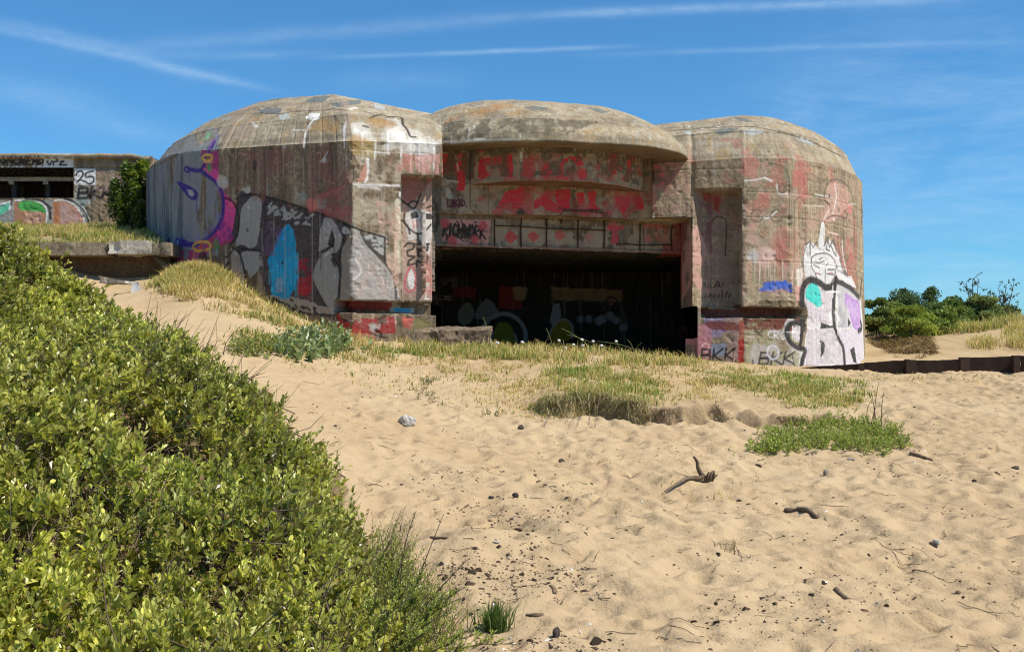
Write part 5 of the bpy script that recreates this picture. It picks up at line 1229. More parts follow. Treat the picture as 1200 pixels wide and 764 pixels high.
# crowns of the separate shrubs (plan centre) and their colour
SHRUBS = [
 ('leafy_shrub', XY(40, 5.0), 'pale yellow green leafy shrub filling the bottom left corner of the bank', (.10, .14, .02), (.34, .37, .075), 1.05),
 ('leafy_shrub', XY(300, 5.6), 'low olive green shrub at the foot of the thicket beside the sparse feathery shrub', (.095, .125, .02), (.31, .34, .075), .92),
 ('leafy_shrub', XY(60, 8.6), 'broad dark green shrub with deep leafy gaps in the middle of the bank', (.088, .118, .022), (.30, .33, .08), 1.0),
 ('leafy_shrub', XY(330, 8.3), 'dense fresh green shrub spilling down onto the open sand', (.085, .125, .022), (.295, .335, .08), .95),
 ('leafy_shrub', XY(230, 11.2), 'shrub with dry grey twigs high on the bank in front of the low wall', (.085, .12, .024), (.29, .33, .085), .9),
 ('leafy_shrub', XY(20, 12.0), 'tall bushy shrub at the upper left, hiding the foot of the painted emplacement', (.085, .125, .022), (.31, .34, .085), .95),
]
cent = np.array([s[1] for s in SHRUBS])
def build_thicket():
    n = 15500
    lo = np.min(BUSH_PLAN, 0); hi = np.max(BUSH_PLAN, 0)
    x = RNG.uniform(lo[0], hi[0], n * 3); y = RNG.uniform(lo[1], hi[1], n * 3); k = in_bush(x, y); x, y = x[k], y[k]
    # thin towards the edge, and leave hollows
    de = dist_edge(x, y); hol = fbm(xyz(x * 1.9, y * 1.9), 3, 211)
    k = (RNG.random(len(x)) < np.clip(.30 + de * 1.6, 0, 1)) & (hol > np.where(y < 6.6, -.7, -.26)); x, y, de = x[k][:n], y[k][:n], de[k][:n]
    top = bush_top(x, y); g = gz(x, y); depth = RNG.random(len(x)) ** 1.6 * .75 * np.clip(top - g, .12, .8)
    L = np.where(RNG.random(len(x)) < .09, RNG.uniform(.26, .46, len(x)), RNG.uniform(.11, .24, len(x)))
    z = np.maximum(top - depth - L * .7, g + .01); edge = np.clip(de / .5, .25, 1); z = g + (z - g) * edge
    P = np.stack([x, y, z], 1)
    grad = np.stack([(bush_top(x + .08, y) - bush_top(x - .08, y)) / .16, (bush_top(x, y + .08) - bush_top(x, y - .08)) / .16], 1)
    D = unit(np.stack([-grad[:, 0] * .8, -grad[:, 1] * .8, np.ones(len(x)) * 1.1], 1) + RNG.normal(0, .50, (len(x), 3)))
    who = np.argmin(((np.stack([x, y], 1) + .35 * np.stack([fbm(xyz(x * 1.3, y * 1.3), 3, 221), fbm(xyz(x * 1.3, y * 1.3), 3, 231)], 1))[:, None] - cent[None]).__pow__(2).sum(-1), 1)
    for i, (nm, c, label, b, t, sc) in enumerate(SHRUBS):
        m = who == i
        if not m.any(): continue
        root = empty(nm, (c[0], c[1], float(gz(*c))), label, 'shrub', 'shrubs on the sandy bank')
        sc_y = .040 + .0024 * P[m][:, 1]
        V, q, C, s0, s1 = shoots(P[m], D[m], L[m] * 1.05, 13, sc_y * sc * 1.12 * RNG.uniform(.7, 1.3, m.sum()), sc_y * sc * .66, np.array(b) * (1.4, 1.15, 1.1), np.array(t) * (1.85, 1.62, 1.75))
        # clumps of lighter and darker foliage
        cl = 1 + .55 * fbm(V * 2.0, 3, 240); obj('foliage', V, [q], M_LEAF, root, False, C * cl[:, None])
        tw = s1 - s0; Vs, qs = stems_mesh(s0 - unit(tw) * .16, s1, .0032); obj('stems', Vs, [qs], M_TWIG, root, True)['kind'] = 'stuff'
        # woody branches inside the crown
        k = RNG.choice(m.sum(), min(220, m.sum()), False); e = P[m][k]; st = e + np.stack([RNG.normal(0, .3, len(k)), RNG.normal(0, .3, len(k)), -RNG.uniform(.25, .5, len(k))], 1)
        Vb, qb = stems_mesh(st, e, .008); obj('branches', Vb, [qb], M_TWIG, root, True)['kind'] = 'stuff'
        if True:
            kk = RNG.choice(m.sum(), min(m.sum(), 150 if i == 4 else 60), False); e = P[m][kk]; ln = RNG.uniform(.25, .6, len(kk))
            en = e + unit(np.stack([RNG.normal(.25, .5, len(kk)), RNG.normal(0, .4, len(kk)), RNG.uniform(.3, 1.2, len(kk))], 1)) * ln[:, None]
            Vb, qb = stems_mesh(e, en, .0045); o = obj('dead_twigs', Vb, [qb], M_DEADWOOD, root, True); o['label'] = 'bare grey twigs'; o['kind'] = 'stuff'
build_thicket()
# long dark bare stems leaning out of the thicket
def bare_stems(name, specs, label, cat, mat=M_DEADWOOD, r=.006, group=None):
    for (x0, y0), (x1, y1), Y in specs:
        m = MB(); a = W(x0, y0, Y); b = W(x1, y1, Y - .15); t = np.linspace(0, 1, 9)[:, None]
        bend = np.array((RNG.normal(0, .05), RNG.normal(0, .05), 0.)) * np.linalg.norm(b - a)
        P = a * (1 - t) + b * t + bend * np.sin(t * math.pi); m.tube(P, np.linspace(r, r * .35, 9), 4); o = m.build(name, mat, None, True); tag(o, label, cat, group)
bare_stems('dead_stalk', [((205, 470), (207, 402), 10.0), ((208, 430), (199, 455), 10.0), ((62, 400), (95, 485), 9.2)], 'dark dead stalk rising from the thicket below the low wall', 'dead stalk', group='dead stalks in the thicket')
bare_stems('dead_branch', [((258, 470), (300, 428), 12.0), ((270, 462), (318, 424), 12.1), ((248, 476), (292, 400), 11.8), ((236, 420), (258, 365), 12.0), ((262, 416), (285, 380), 12.0), ((226, 460), (244, 400), 11.5), ((286, 445), (312, 436), 12.)], 'brown dead branch leaning out at the upper sandy edge of the thicket', 'dead branch', group='dead branches at the thicket edge')

# ---- sparse feathery shrub at the foot of the thicket
def feathery():
    base = g3(455, 742); root = empty('feathery_shrub', base, 'sparse feathery shrub with thin brown stalks leaning out over the sand', 'shrub')
    m = MB(); LP, LD = [], []
    spec = [((468, 735), (488, 598), 7.0), ((470, 740), (520, 602), 6.9), ((470, 745), (548, 655), 6.6), ((478, 752), (540, 700), 6.3), ((470, 755), (545, 688), 6.3), ((455, 740), (470, 660), 7), ((450, 730), (455, 640), 7.2), ((480, 765), (560, 742), 6.0), ((462, 750), (500, 690), 6.5), ((455, 764), (530, 715), 6.1), ((440, 764), (480, 700), 6.1), ((470, 770), (515, 735), 5.9), ((448, 740), (475, 690), 6.8), ((436, 764), (452, 700), 6.2), ((490, 775), (610, 755), 5.8)]
    for i, ((x0, y0), (x1, y1), Y) in enumerate(spec):
        a = W(x0, y0, Y); a[2] = min(a[2], float(gz(a[0], a[1])) + .02); b = W(x1, y1, Y - .1); b[2] = max(b[2], float(gz(b[0], b[1])) + .03)
        t = np.linspace(0, 1, 12)[:, None]; bend = np.array((RNG.normal(-.08, .08), 0, RNG.normal(.05, .05))) * np.linalg.norm(b - a)
        P = a * (1 - t) + b * t + bend * np.sin(t * math.pi); m.tube(P, np.linspace(.0055, .0018, 12), 4)
        for k in range(26):
            u = RNG.uniform(.18, .96); p = np.array([np.interp(u, t[:, 0], P[:, j]) for j in range(3)]); d = unit(b - a + RNG.normal(0, .45, 3) * np.linalg.norm(b - a) + np.array((0, 0, .12))); ln = RNG.uniform(.05, .17) * (1.2 - u); e = p + d * ln
            m.tube(np.array([p, (p + e) / 2 + RNG.normal(0, .006, 3), e]), [.0022, .0017, .0009], 3)
            if u > (.45 if i < 3 else .8): continue
            for w in range(9): LP.append(p + (e - p) * RNG.random()); LD.append(unit(d + RNG.normal(0, .5, 3)))
    m.build('stalks', M_TWIG, root, True)['kind'] = 'stuff'
    P = np.array(LP); N = len(P); C = np.array((.36, .40, .10)) * RNG.uniform(.6, 1.4, (N, 1)); V, q, C = leaves_mesh(P, np.array(LD), RNG.uniform(.018, .038, N), RNG.uniform(.006, .011, N), C)
    x, y = scatter_px([(430, 655), (452, 640), (478, 690), (505, 725), (530, 764), (430, 764)], 520); x = x + RNG.normal(0, .06, len(x)); y = y + RNG.normal(0, .1, len(x))
    P2 = np.stack([x, y, gz(x, y)], 1); D2 = unit(np.stack([RNG.normal(.35, .35, len(x)), RNG.normal(0, .35, len(x)), np.ones(len(x))], 1))
    V2, q2, C2, s0, s1 = shoots(P2, D2, RNG.uniform(.12, .36, len(x)), 13, np.full(len(x), .026), np.full(len(x), .010), (.17, .21, .04), (.45, .47, .12), lean=.7)
    Vs, qs = stems_mesh(s0, s1, .0022); obj('stems', Vs, [qs], M_TWIG, root, True)['kind'] = 'stuff'
    obj('foliage', np.concatenate([V, V2]), [np.concatenate([q, q2 + len(V)])], M_LEAF, root, False, np.concatenate([C, C2]))
feathery()

# ---- grass
def blades(x, y, h, w, C, lean=.35, zoff=-.01, wind=(.10, .0)):
    N = len(x); z = gz(x, y) + zoff; P = np.stack([x, y, z], 1); a = RNG.uniform(0, 6.28, N); l = np.abs(RNG.normal(0, lean, N))
    d = np.stack([np.cos(a) * l + wind[0], np.sin(a) * l + wind[1], np.ones(N)], 1); side = np.stack([-np.sin(a + RNG.normal(0, .7, N)), np.cos(a), np.zeros(N)], 1); side = unit(side)
    hh = h[:, None]; droop = np.stack([np.cos(a), np.sin(a), -.5 * np.ones(N)], 1) * (l * 1.0)[:, None] * hh
    p1 = P + d * hh * .5; p2 = P + d * hh + droop * .6; w = w[:, None]
    V = np.stack([P - side * w, P + side * w, p1 + side * w * .8, p1 - side * w * .8, p2], 1).reshape(-1, 3); b = (np.arange(N) * 5)[:, None]
    C = np.repeat(C, 5, 0); tipfade = np.tile(np.array((.75, .75, 1., 1., 1.15)), N)[:, None]
    return V, [b + np.array([[0, 1, 2, 3]]), b + np.array([[3, 2, 4]])], C * tipfade
DRY = np.array((.66, .53, .27)); DRY2 = np.array((.52, .39, .18)); GRN = np.array((.19, .26, .055)); GRN2 = np.array((.31, .35, .10))
def blade_col(n, green):
    t = RNG.random((n, 1)); d = DRY * t + DRY2 * (1 - t); t = RNG.random((n, 1)); g = GRN * t + GRN2 * (1 - t)
    k = (RNG.random(n) < green)[:, None]; return np.where(k, g, d) * RNG.uniform(.75, 1.2, (n, 1))
def grass_patch(name, areas, label, cat, kind='stuff'):
    Vs, P4, P3, Cs, n = [], [], [], [], 0
    for poly, num, hmin, hmax, green, clump, lean in areas:
        x, y = scatter_px(poly, num)
        x = x + RNG.normal(0, .12, len(x)); y = y + RNG.normal(0, .16, len(x))
        if clump:                                   # gather into tussocks
            f = fbm(xyz(x * 3.1, y * 3.1), 3, 301); keep = f > RNG.normal(clump - .45, .18, len(x)); x, y = x[keep], y[keep]
        N = len(x)
        if N == 0: continue
        h = RNG.uniform(hmin, hmax, N) * (1 + .5 * fbm(xyz(x * 1.7, y * 1.7), 3, 303)); g = np.clip(green + .5 * fbm(xyz(x * .9, y * .9), 3, 305), 0, 1)
        V, (q, t), C = blades(x, y, h, RNG.uniform(.0035, .007, N) * (1 + y / 30), blade_col(N, g), lean)
        Vs.append(V); P4.append(q + n); P3.append(t + n); Cs.append(C); n += len(V)
    o = obj(name, np.concatenate(Vs), [np.concatenate(P4), np.concatenate(P3)], M_GRASS, None, False, np.concatenate(Cs)); return tag(o, label, cat, kind=kind)
grass_patch('dry_grass', [
    ([(430, 402), (640, 402), (830, 420), (905, 432), (830, 468), (760, 462), (640, 470), (585, 455), (500, 432), (420, 420)], 15000, .03, .13, .06, .5, .6),
    ([(470, 402), (640, 406), (830, 424), (820, 434), (640, 424), (480, 418)], 6500, .08, .24, .25, .35, .45),
    ([(640, 440), (840, 440), (840, 470), (640, 480)], 3000, .05, .14, .10, .5, .6)],
    'short sun bleached grass covering the crest in front of the opening', 'dry grass')
grass_patch('green_grass', [
    ([(640, 436), (700, 428), (768, 440), (770, 470), (690, 476), (636, 486), (650, 455)], 7500, .05, .18, .62, .4, .55),
    ([(820, 436), (870, 432), (1000, 445), (1015, 462), (1000, 478), (935, 478), (900, 462), (840, 452)], 8500, .04, .15, .66, .45, .6),
    ([(440, 408), (640, 408), (640, 420), (440, 420)], 3500, .08, .17, .7, .35, .4)],
    'fresh green grass growing in patches along the crest', 'green grass')
grass_patch('dry_grass', [
    ([(172, 338), (205, 315), (225, 306), (262, 318), (300, 348), (350, 370), (400, 390), (440, 402), (430, 412), (360, 392), (290, 372), (210, 352)], 9000, .06, .24, .25, .45, .6),
    ([(185, 330), (205, 312), (228, 304), (256, 314), (262, 335), (210, 345)], 6000, .10, .26, .42, .1, .4),
    ([(280, 385), (340, 392), (420, 408), (430, 425), (330, 415), (280, 410)], 3500, .05, .16, .45, .4, .5)],
    'pale tufted grass on the bank along the shaded bunker wall', 'dry grass')
grass_patch('sparse_grass', [
    ([(300, 415), (440, 420), (520, 440), (520, 470), (400, 450)], 1200, .03, .10, .25, .5, .6),
    ([(520, 440), (640, 450), (640, 490), (560, 480)], 1600, .03, .08, .15, .35, .6),
    ([(1000, 435), (1190, 440), (1190, 448), (1010, 448)], 500, .03, .09, .55, .3, .6),
    ([(640, 520), (900, 520), (900, 600), (640, 600)], 160, .03, .10, .2, .2, .7)],
    'scattered wisps of grass poking through the loose sand', 'sparse grass')

# ---- turf lip: overhanging mat with dead roots
def turf_overhang():
    root_p = g3(700, 478); root = empty('turf_overhang', root_p, 'clump of grey green turf with dangling dead roots over the eroded sand lip', 'turf clump')
    n = 2600; t = RNG.random(n); x = .42 + 1.5 * t; y = scarp_edge(x) + RNG.normal(.03, .12, n); z = gz(x, y + .15) + .03 + RNG.normal(0, .02, n)
    a = RNG.uniform(-3.6, .5, n); L = RNG.lognormal(-2.2, .5, n) * (1 - .5 * np.abs(t - .4)) * (.4 + 1.2 * np.clip(.5 + fbm(xyz(t * 9, t * 0), 3, 335), 0, 1)); d = unit(np.stack([np.cos(a) * .9 - .2, np.sin(a) * .9, RNG.normal(0., .5, n)], 1))
    P = np.stack([x, y, z], 1); col_ = np.where((RNG.random(n) < .45)[:, None], (.26, .27, .11), (.42, .33, .19)) * RNG.uniform(.4, 1.5, (n, 1))
    m1 = P + d * L[:, None] * .55; e = P + d * L[:, None] - np.array((0, 0, 1.)) * (L * .55)[:, None]; e[:, 2] = np.maximum(e[:, 2], gz(e[:, 0], e[:, 1]) + .01)
    s = unit(np.cross(d, np.array((0, 0, 1.)))) * RNG.uniform(.003, .006, n)[:, None]
    V = np.stack([P - s, P + s, m1 + s * .8, m1 - s * .8, e], 1).reshape(-1, 3); b = (np.arange(n) * 5)[:, None]
    obj('mat', V, [b + np.array([[0, 1, 2, 3]]), b + np.array([[3, 2, 4]])], M_GRASS, root, False, np.repeat(col_, 5, 0))
    m = MB()
    for (x0, y0), (x1, y1) in (((690, 472), (668, 500)), ((702, 470), (697, 503)), ((676, 474), (664, 497)), ((712, 470), (690, 490)), ((720, 468), (744, 486)), ((730, 472), (748, 488)), ((650, 480), (640, 500)), ((688, 476), (676, 502)), ((760, 470), (752, 492))):
        a = g3(x0, y0) + np.array((0, -.05, .05)); b = g3(x1, y1) + np.array((0, -.05, .03)); t = np.linspace(0, 1, 7)[:, None]; m.tube(a * (1 - t) + b * t + np.sin(t * 3.1) * np.array((0, -.06, .03)), np.linspace(.006, .0025, 7), 4)
    o = m.build('dead_roots', M_DEADWOOD, root, True); o['label'] = 'pale dangling roots'
turf_overhang()
def root_fringe():
    n = 2600; x = RNG.uniform(1.9, 5.4, n); y = scarp_edge(x) + RNG.normal(.0, .07, n); f = fbm(xyz(x * 2.3, y * 0), 2, 311); k = f > -.15; x, y = x[k], y[k]; n = len(x)
    z = gz(x, y + .1) - .02; P = np.stack([x, y, z], 1); d = unit(np.stack([RNG.normal(0, .8, n), -RNG.uniform(.2, 1, n), RNG.normal(-.2, .4, n)], 1)); L = RNG.uniform(.04, .16, n)
    m1 = P + d * L[:, None] * .6; e = P + d * L[:, None] - np.array((0, 0, .6)) * L[:, None] * .6; e[:, 2] = np.maximum(e[:, 2], gz(e[:, 0], e[:, 1]) + .005); s = unit(np.cross(d, np.array((0, 0, 1.)))) * .0035
    V = np.stack([P - s, P + s, m1 + s * .8, m1 - s * .8, e], 1).reshape(-1, 3); b = (np.arange(n) * 5)[:, None]; C = np.array((.15, .105, .06)) * RNG.uniform(.4, 1.4, (n, 1))
    o = obj('roots', V, [b + np.array([[0, 1, 2, 3]]), b + np.array([[3, 2, 4]])], M_GRASS, None, False, np.repeat(C, 5, 0)); tag(o, 'brown dead root fringe along the eroded sand lip', 'roots', kind='stuff')
root_fringe()

# ---- low creeping plants
def creeper(name, poly, n, h, ll, base, tip, label, cat, wide=.5, nl=9, dome=None, group=None):
    x, y = scatter_px(poly, n); x = x + RNG.normal(0, .06, len(x)); y = y + RNG.normal(0, .10, len(x)); c = np.array((x.mean(), y.mean())); root = empty(name, (c[0], c[1], float(gz(*c))), label, cat, group)
    hh = h * (1 + .8 * fbm(xyz(x * 3, y * 3), 2, 321)) * RNG.uniform(.6, 1.25, len(x))
    if dome is not None: r = np.hypot((x - c[0]) / (np.abs(x - c[0]).max()), (y - c[1]) / (np.abs(y - c[1]).max())); hh = hh * np.clip(1.15 - r * dome, .25, 1)
    P = np.stack([x, y, gz(x, y)], 1); D = unit(RNG.normal(0, .5, (len(x), 3)) * np.array((1, 1, .4)) + np.array((0, 0, 1.)))
    V, q, C, a, b = shoots(P, D, hh, nl, np.full(len(x), ll), np.full(len(x), ll * wide), base, tip, up=.1)
    obj('foliage', V, [q], M_LEAF, root, False, C); Vs, qs = stems_mesh(a, b, .003); obj('stems', Vs, [qs], M_TWIG, root, True)['kind'] = 'stuff'; return root
creeper('creeping_plant', [(878, 527), (905, 508), (960, 496), (1000, 494), (1052, 506), (1064, 520), (1040, 532), (960, 526), (905, 532)], 800, .14, .05, (.15, .20, .035), (.44, .50, .13), 'low mound of creeping green leaves on bare sand below the crest', 'creeping plant', .35)
creeper('leafy_plant', [(322, 408), (345, 396), (385, 392), (408, 400), (412, 412), (380, 420), (340, 424), (322, 420)], 120, .28, .13, (.10, .145, .06), (.34, .40, .21), 'broad leaved grey green plant on the sandy bank beside the shaded wall', 'plant', .7, 7)
creeper('leafy_plant', [(272, 408), (300, 400), (330, 404), (330, 416), (300, 420), (274, 418)], 90, .22, .075, (.12, .15, .03), (.33, .36, .10), 'small yellowish bush rooted between the thicket and the broad leaved plant', 'plant', .45, 8)
creeper('small_plant', [(484, 464), (500, 458), (512, 466), (506, 474), (490, 474)], 14, .12, .05, (.09, .10, .03), (.20, .20, .06), 'tiny withered plant low on the sand above the white stone', 'plant', .3, 6)
creeper('small_plant', [(494, 446), (507, 444), (512, 450), (496, 452)], 26, .07, .04, (.06, .10, .015), (.17, .22, .05), 'small green weed on the sand left of the dry crest', 'plant', .35, 6)
creeper('small_plant', [(572, 486), (584, 484), (582, 491), (574, 491)], 10, .08, .04, (.03, .06, .01), (.08, .12, .03), 'dark little weed at the lower edge of the dry grass', 'plant', .35, 6)
def tuft(px, py, n, h, spread, label, base=(.055, .10, .02), tip=(.16, .22, .06)):
    c = g3(px, py); N = n; a = RNG.uniform(0, 6.28, N); r = np.abs(RNG.normal(0, spread, N)); x = c[0] + np.cos(a) * r; y = c[1] + np.sin(a) * r; hh = RNG.uniform(.55, 1., N) * h
    t = RNG.random((N, 1)); C = np.array(base) * t + np.array(tip) * (1 - t); V, (q, tr), C = blades(x, y, hh, RNG.uniform(.003, .005, N), C, .30, -.01, (.05, 0))
    o = obj('grass_tuft', V, [q, tr], M_GRASS, None, False, C); return tag(o, label, 'grass tuft')
tuft(578, 741, 260, .24, .055, 'small upright green tuft alone on the sand beside the feathery shrub')
tuft(857, 645, 16, .14, .05, 'few dry upright blades on open sand below the crooked driftwood', (.30, .24, .12), (.22, .18, .09))
bare_stems('dry_stalk', [((1018, 497), (1020, 470), 15.4), ((1024, 498), (1030, 447), 15.3), ((1028, 500), (1022, 462), 15.4), ((1033, 500), (1036, 458), 15.3), ((1021, 498), (1027, 476), 15.2), ((1030, 499), (1040, 480), 15.4)], 'thin bare dry stalk standing behind the creeping green mound', 'dry stalk', r=.008, group='dry stalks by the creeping mound')

# ---- white flowers along the crest
def flowers():
    root = empty('flowering_plant', g3(690, 411), 'thin stalked plant with tiny white flower heads in front of the dark opening', 'flowering plant')
    m = MB(); heads = []
    for px, py, bx in ((583, 402, 590), (612, 401, 620), (655, 399, 662), (663, 408, 668), (682, 398, 678), (695, 400, 690), (683, 405, 686), (705, 405, 699), (722, 400, 726), (672, 404, 675), (691, 411, 694)):
        b = g3(bx, 414); e = W(px, py, b[1] - .05); t = np.linspace(0, 1, 6)[:, None]; m.tube(b * (1 - t) + e * t + np.array((.03, 0, 0)) * np.sin(t * 3.1), .006, 3); heads.append(e)
    for px, py, bx in ((658, 385, 700), (664, 392, 720), (700, 400, 760), (735, 398, 745), (770, 400, 774), (777, 402, 774), (640, 385, 650), (752, 402, 742), (500, 388, 508), (566, 372, 580)):
        b = g3(bx, 416); e = W(px, py, b[1] - .05); t = np.linspace(0, 1, 6)[:, None]; m.tube(b * (1 - t) + e * t + np.array((0, 0, .06)) * np.sin(t * 3.1), .005, 3)
    o = m.build('stalks', bpy.data.materials['grass_stalk'], root, True); o['kind'] = 'stuff'
    for e in heads:
        h = MB(); V, q = rock(e, .035, .035, .028, 3, 6, .35); h.add(V, q); h.build('flower_head', bpy.data.materials['white_petal'], root, True)
m_simple('grass_stalk', (.22, .24, .09), (.16, .17, .06), 9.); m_simple('white_petal', (.80, .80, .76), (.66, .66, .60), 20.)
flowers()

# ---- climber between the two bunkers, and shrubs beyond the dune
def crown(root, c, rx, ry, rz, n, ll, lw, base, tip, mat=M_TREELEAF, seed=1, clumps=14, part='crown', droop=0., lo=-1.):
    K = RNG.normal(0, 1, (clumps, 3)); K = unit(K) * RNG.uniform(.35, .95, (clumps, 1)) ; K[:, 2] = np.clip(K[:, 2], lo, 1)
    w = RNG.integers(0, clumps, n); rr = RNG.uniform(.16, .42, clumps)[w]; P = K[w] + unit(RNG.normal(0, 1, (n, 3))) * (rr * RNG.random(n) ** .33)[:, None]
    P = P * np.array((rx, ry, rz)) + np.asarray(c); D = unit(RNG.normal(0, 1, (n, 3)) + np.array((0, 0, .5 - droop)))
    hue = np.clip(RNG.normal(.4, .22, (n, 1)) + .5 * RNG.random(clumps)[w][:, None] - .2, 0, 1); C = np.array(base) * (1 - hue) + np.array(tip) * hue
    V, q, C = leaves_mesh(P, D, RNG.uniform(.7, 1.3, n) * ll, RNG.uniform(.7, 1.3, n) * lw, C); obj(part, V, [q], mat, root, False, C); return K * np.array((rx, ry, rz)) + np.asarray(c)
def climber():
    b = W(160, 285, 29.5); root = empty('climbing_shrub', b, 'dark leafy climber squeezed between the two bunkers, sunlit at the top', 'climber')
    crown(root, W(153, 235, 29.6), .45, .7, 1.05, 5200, .085, .06, (.03, .065, .010), (.15, .21, .03), M_LEAF, clumps=26)
    crown(root, W(166, 255, 29.0), .38, .5, .75, 2600, .085, .06, (.025, .055, .010), (.10, .15, .03), M_LEAF, clumps=16)
    crown(root, W(163, 202, 29.6), .30, .4, .28, 1500, .085, .06, (.10, .15, .015), (.30, .34, .05), M_LEAF, clumps=10)  # top leaves tinted lighter, sunlight put into their colour
    m = MB()
    for k in range(9): x = b[0] + RNG.uniform(-.35, .35); m.tube(np.array([(x, b[1] + .1, b[2] - .6), (x + RNG.normal(0, .1), b[1], b[2] + .6), (x + RNG.normal(0, .2), b[1], b[2] + 1.5)]), [.02, .015, .008], 5)
    m.build('stems', M_TWIG, root, True)['kind'] = 'stuff'
climber()
BACK = [ # px, base py, Y, half-width px, top py, leaves, label, colours, airy
 (1031, 383, 37, 24, 350, 2600, 'low olive shrub beside the bunker corner, on the far dune', (.045, .065, .018), (.15, .18, .05), 10),
 (1052, 380, 43, 16, 336, 1500, 'dark pine with tufted top just right of the bunker', (.022, .042, .020), (.07, .105, .04), 9),
 (1080, 384, 41, 22, 336, 1900, 'rounded dark pine leaning to the right on the far dune', (.022, .042, .020), (.07, .105, .04), 10),
 (1066, 392, 35, 22, 362, 2400, 'bright yellowish green shrub in front of the two pines', (.06, .085, .015), (.20, .24, .05), 12),
 (1096, 392, 36, 24, 358, 2400, 'mid green shrub in the dip of the dune, left of the broad dark shrub', (.05, .075, .018), (.15, .19, .045), 12),
 (1122, 388, 38, 24, 346, 2600, 'broad dark green shrub in the middle of the far thicket', (.03, .055, .016), (.11, .15, .04), 12),
 (1150, 386, 38, 26, 350, 3000, 'dense grey green shrub with thin bare twigs above it', (.04, .06, .02), (.13, .16, .06), 12),
 (1180, 384, 40, 16, 358, 1300, 'small shrub at the right end of the far thicket', (.04, .06, .02), (.13, .16, .06), 9),
]
for px, by, Y, hw, ty, n, label, b, t, kl in BACK:
    base = W(px, by, Y); zt = EZ + (HY - ty) / F * Y; hh = zt - base[2]; isp = 'pine' in label
    root = empty('pine_tree' if isp else 'dune_shrub', base, label, 'tree' if isp else 'shrub', 'shrubs and trees on the far dune'); rx = hw / F * Y * 1.3; n = int(n * 1.5)
    c = np.array((base[0], base[1], base[2] + hh * (.60 if isp else .48))); ks = crown(root, c, rx, rx * .9, hh * (.42 if isp else .52), int(n * 1.25), .105, .06 if not isp else .035, np.array(b) * (2.6, 2.5, 2.6), np.array(t) * (2.5, 2.3, 2.6), clumps=int(kl * 1.5))
    crown(root, base + np.array((0, -.1, hh * .22)), rx * 1.15, rx, hh * .32, int(n * .8), .105, .06 if not isp else .035, np.array(b) * (2.6, 2.5, 2.6), np.array(t) * (2.5, 2.3, 2.6), clumps=int(kl * 1.5), part='low_branches')
    m = MB(); m.tube(np.array([base - (0, 0, .2), base + (.05, 0, hh * .35), c]), [.06, .05, .03], 6)
    for k in ks[:8]: m.tube(np.array([base + (0, 0, hh * .25), (c + k) / 2 - (0, 0, .1), k]), [.03, .02, .01], 4)
    m.build('trunk', M_TWIG, root, True)
def bare_bush(px, by, Y, tops, label):
    root = empty('sparse_bush', W(px, by, Y), label, 'bush'); m = MB(); LP = []
    for tx, ty in tops:
        a = W(px + RNG.uniform(-4, 4), by, Y); e = W(tx, ty, Y + RNG.uniform(-.5, .5)); t = np.linspace(0, 1, 8)[:, None]; P = a * (1 - t) + e * t + RNG.normal(0, .05, 3) * np.sin(t * 3.1); m.tube(P, np.linspace(.03, .008, 8), 4)
        for k in range(9):
            u = RNG.uniform(.45, 1); p = a * (1 - u) + e * u; q = p + unit(RNG.normal(0, 1, 3) + np.array((0, 0, .9))) * RNG.uniform(.15, .4); m.tube(np.array([p, q]), [.010, .004], 3)
            for w in range(5): LP.append(p + (q - p) * RNG.uniform(.4, 1))
    m.build('branches', M_TWIG, root, True)['kind'] = 'stuff'; P = np.array(LP); N = len(P); V, q, C = leaves_mesh(P, unit(RNG.normal(0, 1, (N, 3))), RNG.uniform(.05, .12, N), RNG.uniform(.03, .06, N), np.array((.05, .07, .03)) * RNG.uniform(.6, 1.5, (N, 1))); obj('foliage', V, [q], M_TREELEAF, root, False, C)
bare_bush(1144, 380, 38.5, [(1132, 330), (1140, 327), (1146, 334), (1136, 340)], 'tall thin bare twigged bush rising above the far thicket')
bare_bush(1172, 382, 38.5, [(1160, 342), (1170, 338), (1180, 336), (1188, 334), (1176, 345), (1192, 358)], 'nearly leafless bush with spread twigs at the far right')
grass_patch('dune_grass', [([(1014, 376), (1100, 386), (1160, 382), (1196, 374), (1200, 380), (1150, 389), (1100, 393), (1060, 393), (1014, 390)], 4500, .15, .45, .55, .1, .5),
    ([(1140, 398), (1160, 396), (1166, 408), (1142, 410)], 500, .1, .3, .2, .1, .5), ([(1180, 380), (1200, 376), (1200, 412), (1186, 408)], 1800, .15, .4, .12, .1, .5)], 'rough dune grass along the foot of the far shrubs', 'dune grass')
